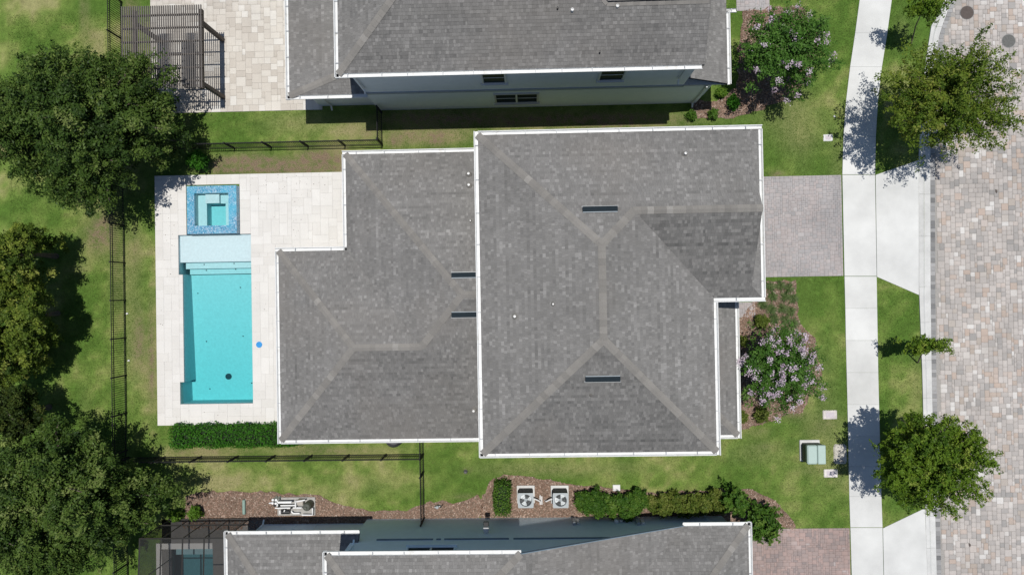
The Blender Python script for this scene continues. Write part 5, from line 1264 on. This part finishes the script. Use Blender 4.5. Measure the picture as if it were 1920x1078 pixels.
def hedge(name, label, x0, x1, y0, y1, h, dens, leaf, mat, seed, group='hedges and shrubs', rough=.06, cat='hedge'):
    """clipped body of leaves: a skin of leaves on top and sides over a twiggy core"""
    r = np.random.default_rng(seed); t = thing(name, label, cat, ((x0+x1)/2, (y0+y1)/2, 0), group)
    Lx, Ly = x1-x0, y1-y0; nt_ = int(Lx*Ly*dens); ns = int((Lx+Ly)*2*h*dens*.7)
    top = np.stack([r.uniform(x0, x1, nt_), r.uniform(y0, y1, nt_), h+r.normal(0, rough, nt_)+rough*np.sin(r.uniform(0, 1)+np.zeros(nt_))], 1)
    top[:, 2] += .05*np.sin(top[:, 0]*5.1+seed)*np.sin(top[:, 1]*6.3)
    q = r.uniform(0, 2*(Lx+Ly), ns); sd = np.zeros((ns, 3)); sd[:, 2] = r.uniform(.04, h, ns); nd_ = np.zeros((ns, 3))
    a = q < Lx; b_ = (q >= Lx) & (q < Lx+Ly); cc = (q >= Lx+Ly) & (q < 2*Lx+Ly); d = q >= 2*Lx+Ly
    sd[a, 0] = x0+q[a]; sd[a, 1] = y0; nd_[a, 1] = -1; sd[b_, 0] = x1; sd[b_, 1] = y0+q[b_]-Lx; nd_[b_, 0] = 1
    sd[cc, 0] = x1-(q[cc]-Lx-Ly); sd[cc, 1] = y1; nd_[cc, 1] = 1; sd[d, 0] = x0; sd[d, 1] = y1-(q[d]-2*Lx-Ly); nd_[d, 0] = -1
    sd[:, :2] += r.normal(0, rough, (ns, 2))+.04*np.sin(q*4)[:, None]*nd_[:, :2]
    pos = np.concatenate([top, sd]); ndr = np.concatenate([np.tile([0, 0, 1.], (nt_, 1)), nd_])
    tone = r.normal(.5, .2, len(pos))+.14*np.sin(pos[:, 0]*3+seed)*np.sin(pos[:, 1]*4)
    leaves_mesh('foliage', pos, ndr, leaf, tone, M[mat], t, .55, r, .5)
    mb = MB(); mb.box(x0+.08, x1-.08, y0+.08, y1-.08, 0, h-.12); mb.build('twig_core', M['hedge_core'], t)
    return t
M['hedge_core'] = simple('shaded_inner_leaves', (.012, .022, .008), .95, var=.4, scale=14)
def shrub(name, label, px, py, rad, h, leaf, mat, seed, n=60, per=40, cat='shrub', group='hedges and shrubs', ry=None, **kw):
    c = ctr(px, py, h*.5)
    return tree(name, label, cat, (c[0], c[1]), c, (rad, ry or rad, h*.55), n, per, leaf, mat, rad*.7, .06, seed, .02, limbs=8, group=group, crown_name='foliage', **{**dict(lobe_amp=.12, shell=.4), **kw})
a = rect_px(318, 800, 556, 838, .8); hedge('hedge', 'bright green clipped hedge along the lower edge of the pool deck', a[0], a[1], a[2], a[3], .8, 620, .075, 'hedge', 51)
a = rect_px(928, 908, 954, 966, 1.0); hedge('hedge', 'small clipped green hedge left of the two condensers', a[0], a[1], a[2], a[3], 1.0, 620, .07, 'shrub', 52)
def loose_hedge(label, mounds, mat, seed):
    t = thing('hedge', label, 'hedge', (*P(mounds[0][0], mounds[0][1], .5), 0), 'hedges and shrubs'); r = np.random.default_rng(seed); PS, ND, TN = [], [], []; mb = MB()
    for px, py, rx_, ry_, h in mounds:
        rx_, ry_, h = rx_*1.12, ry_*1.25, h*1.08; c = ctr(px, py, h*.5); p_, d_2, tn, tip, st_ = sprays(c, (rx_, ry_, h*.55), int(330*rx_*ry_)+40, 52, .32, .07, r, lobe_amp=.2, shell=.45, clumps=14)
        PS.append(p_); ND.append(d_2); TN.append(tn)
        for i in range(0, len(tip), 9): mb.tube([(c[0], c[1], 0), tuple(st_[i])], [.015, .006], 4, False)
    PS = np.concatenate(PS); PS[:, 2] = np.maximum(PS[:, 2], .04)
    leaves_mesh('foliage', PS, np.concatenate(ND), .085, np.concatenate(TN), M[mat], t, .55, r, .5); mb.build('stems', M['bark'], t)
loose_hedge('dark green loose hedge right of the two condensers', [(1096,940,.48,.58,1.0),(1119,944,.50,.60,1.1),(1143,942,.55,.58,1.0),(1168,944,.55,.60,1.15),(1192,940,.45,.55,1.0),(1202,934,.32,.38,.8)], 'shrub', 53)
loose_hedge('olive green loose hedge along the blue-grey wall', [(1226,944,.36,.42,.8),(1245,946,.45,.48,1.0),(1268,942,.48,.50,1.0),(1293,944,.50,.52,1.05),(1317,940,.45,.50,1.0),(1342,942,.50,.52,1.1)], 'hedge_olive', 54)
shrub('round_shrub', 'tall dark green shrub at the end of the olive hedge', 1378, 938, .75, 1.9, .10, 'shrub', 61, 110, 60)
shrub('round_shrub', 'big leafy shrub at the corner of the bottom neighbour roof', 1428, 976, .95, 2.4, .10, 'shrub', 62, 170, 60, ry=1.05)
shrub('round_shrub', 'bright green bush beside the top fence near the oak', 372, 301, .55, 1.2, .085, 'hedge', 63, 90, 50)
shrub('round_shrub', 'lime green clipped bush by the cage, nearer the oak', 331, 965, .30, .8, .07, 'lime', 64, 60, 50)
shrub('round_shrub', 'lime green clipped bush by the cage, farther from the oak', 366, 961, .34, .8, .07, 'lime', 65, 60, 50)
shrub('round_shrub', 'round mid-green bush at the foot of the upper crape myrtle', 1375, 192, .36, .6, .07, 'hedge', 66, 60, 50)
shrub('round_shrub', 'yellow-green bush against the top neighbour corner', 1353, 174, .24, .6, .07, 'lime', 67, 40, 40)
shrub('round_shrub', 'small leafy plant in the shade beside the top neighbour wall', 1337, 214, .26, .5, .08, 'shrub', 68, 36, 36)
shrub('round_shrub', 'small leafy plant farthest into the dark alley', 1297, 216, .26, .5, .08, 'shrub', 69, 36, 36)
shrub('round_shrub', 'olive bush beside the entry path', 1428, 603, .42, .7, .07, 'hedge_olive', 70, 70, 44)
shrub('round_shrub', 'olive bush against the porch gutter', 1391, 640, .30, .7, .07, 'hedge_olive', 71, 50, 44)
shrub('round_shrub', 'olive bush below the flowering crape myrtle', 1428, 778, .42, .6, .07, 'hedge_olive', 72, 70, 44)
shrub('round_shrub', 'small bush at the lower end of the porch gutter', 1392, 782, .28, .5, .07, 'hedge_olive', 73, 40, 44)
# ornamental grass clumps in the front bed
r_ = random.Random(4); spots = [(1446,537),(1465,536),(1481,540),(1450,556),(1474,556),(1488,560),(1432,570),(1448,580),(1468,578),(1484,583),(1453,598),(1475,600),(1490,606),(1474,620)]
for k, (px, py) in enumerate(spots):
    c = ctr(px, py, .2); row = [('top', 0), ('second', 3), ('third', 6), ('fourth', 10), ('lowest', 13)]; rn, r0 = [q for q in row if q[1] <= k][-1]; pos_ = ['first', 'second', 'third', 'fourth'][k-r0]
    t = thing('grass_clump', '%s clump from the house in the %s row of spiky grasses below the driveway' % (pos_, rn) if rn != 'lowest' else 'lowest spiky grass clump in the front bed, above the flowering crape myrtle', 'grass clump', (c[0], c[1], 0), 'ornamental grass clumps in the front bed')
    r = np.random.default_rng(200+k); n = 130; az = r.uniform(0, 6.283, n); ln = r.uniform(.15, .32, n); el = r.uniform(.35, 1.2, n)
    D = np.stack([np.cos(az)*np.cos(el), np.sin(az)*np.cos(el), np.sin(el)], 1); S0 = np.array([c[0], c[1], .02])+r.normal(0, .03, (n, 3))*np.array([1, 1, 0]); side = np.stack([-np.sin(az), np.cos(az), np.zeros(n)], 1)*.012
    m1 = S0+D*(ln*.6)[:, None]; tipp = S0+D*ln[:, None]*1.0+np.stack([np.cos(az)*.08, np.sin(az)*.08, -.05*np.ones(n)], 1)
    V = np.stack([S0-side*.6, S0+side*.6, m1+side, m1-side, m1-side, m1+side, tipp+side*.2, tipp-side*.2], 1).reshape(-1, 3)
    np_mesh('blades', V, np.arange(8*n).reshape(-1, 4), np.repeat(r.normal(.5, .2, n), 2).clip(0, 1), M['tuft'], t)

# ------------------------------------------------------------------ small things lying about
x, y = P(873, 884, .03); mb = MB(); mb.lathe((x, y), [(.1, 0), (.1, .03), (.085, .035), (.02, .03)], 16); tag(mb.build('valve_cover', M['black_plastic']), 'small dark round valve cover in the grass below the house', 'valve cover')
for (px, py, lab) in [(238, 588, 'scrap of white paper on the grass at the middle of the long fence'), (241, 676, 'scrap of white paper on the grass by the lower long fence')]:
    x, y = P(px, py, .04); mb = MB(); mb.add([(x-.05, y-.03, .05), (x+.01, y-.04, .07), (x+.06, y+.02, .05), (x-.02, y+.05, .06)], [(0,1,2,3)]); mb.add([(x-.05, y-.02, .03), (x+.06, y-.03, .045), (x+.05, y+.05, .05)], [(0,1,2)])
    tag(mb.build('paper_scrap', M['white']), lab, 'litter')
x, y = P(1564, 223, .05); fl2 = thing('utility_flag', 'tiny yellow and white marker flag on the lawn near the upper sidewalk', 'flag', (x, y, 0))
mb = MB(); mb.tube([(x, y, 0), (x, y, .4)], .006, 5); mb.build('stake', M['grey_metal'], fl2)
mb = MB(); mb.add([(x, y, .4), (x+.12, y-.03, .39), (x+.12, y+.02, .30), (x, y+.005, .31)], [(0,1,2,3)]); mb.build('pennant', simple('yellow_vinyl', (.65, .52, .05), .6), fl2)
mb = MB(); mb.lathe((x+.03, y+.12), [(.05, 0), (.055, .04), (.03, .07)], 10); mb.build('marker_cap', M['white'], fl2)
for (px, py, lab) in [(1868, 359, 'small dark dead leaf on the road right of the driveway'), (1711, 965, 'x')][:1]+[(1818, 1021, 'dark dead leaf on the road near the bottom edge')]:
    x, y = P(px, py, ZR); mb = MB(); mb.add([(x-.04, y+.1, ZR+.012), (x+.03, y+.05, ZR+.03), (x+.05, y-.02, ZR+.014), (x, y-.1, ZR+.03), (x-.05, y-.01, ZR+.012)], [(0,1,2,3,4)]); tag(mb.build('fallen_leaf', M['manhole']), lab, 'leaf')

# ------------------------------------------------------------------ grass blades over the lawn
r = np.random.default_rng(99); n = 330000
q = np.stack([r.uniform(-25.5, 18.9, n), r.uniform(-14.2, 14.2, n)], 1)
ok = np.ones(n, bool)
for poly in bed_polys: ok &= ~in_poly(q[:, 0], q[:, 1], poly)
def cut(x0, x1, y0, y1): 
    global ok; ok &= ~((q[:, 0] > x0) & (q[:, 0] < x1) & (q[:, 1] > y0) & (q[:, 1] < y1))
cut(DECK[0]-.04, -10.0, DECK[2]-.02, DECK[3]+.04); cut(-11.3, 9.0, -6.2, 6.2); cut(wl-.0, 8.9, wy-.02, 20); cut(-10.2, wl, 9.25, 20); cut(-13.2, 9.1, -20, wyc); cut(qx0-.1, -13, -20, qy1)
cut(*[v_ for v_ in rect_px(283, -60, 640, 209.5)]); 
for a in ((1380,330.5,1579,519), (1330,990.5,1594,1120), (1340,567,1416,596), (1380,-60,1442,21)): cut(*rect_px(*a))
wp = [P(l, y) for y, l, _ in ST]+[P(rr2, y) for y, _, rr2 in ST[::-1]]; ok &= ~in_poly(q[:, 0], q[:, 1], wp)
for nm, pts in AP: ok &= ~in_poly(q[:, 0], q[:, 1], px_poly(pts))
kx = np.interp(q[:, 1], [p[1] for p in KLw][::-1], [p[0] for p in KLw][::-1]); ok &= q[:, 0] < kx-.01
iy = np.clip(np.searchsorted(gy, q[:, 1])-1, 0, ny-2); ix = np.clip(np.searchsorted(gx, q[:, 0])-1, 0, nx-2)
bq, dq_ = bare[iy, ix], dryv[iy, ix]; ok &= r.random(n) > bq*.9
q = q[ok]; dq_ = dq_[ok]; n = len(q)
az = r.uniform(0, 6.283, n); ln = r.uniform(.03, .075, n); wd = r.uniform(.008, .017, n)
D = np.stack([np.cos(az), np.sin(az), r.uniform(.15, .8, n)], 1)*ln[:, None]; side = np.stack([-np.sin(az), np.cos(az), np.zeros(n)], 1)*wd[:, None]
S0 = np.concatenate([q, np.full((n, 1), .004)], 1)
V = np.stack([S0-side, S0+side, S0+D], 1).reshape(-1, 3)
patch = .5+.25*np.sin(q[:, 0]*.9+1.3*np.sin(q[:, 1]*.7))*np.sin(q[:, 1]*1.1+.5)
tone = r.normal(.20, .12, n)+.48*turf(q[:, 0], q[:, 1])+.38*dq_*r.random(n)
gr = np_mesh('grass', V, np.arange(3*n).reshape(-1, 3), np.clip(tone, 0, 1), M['blade'], kind='stuff'); tag(gr, 'short green lawn grass around the houses', 'grass', kind='stuff')
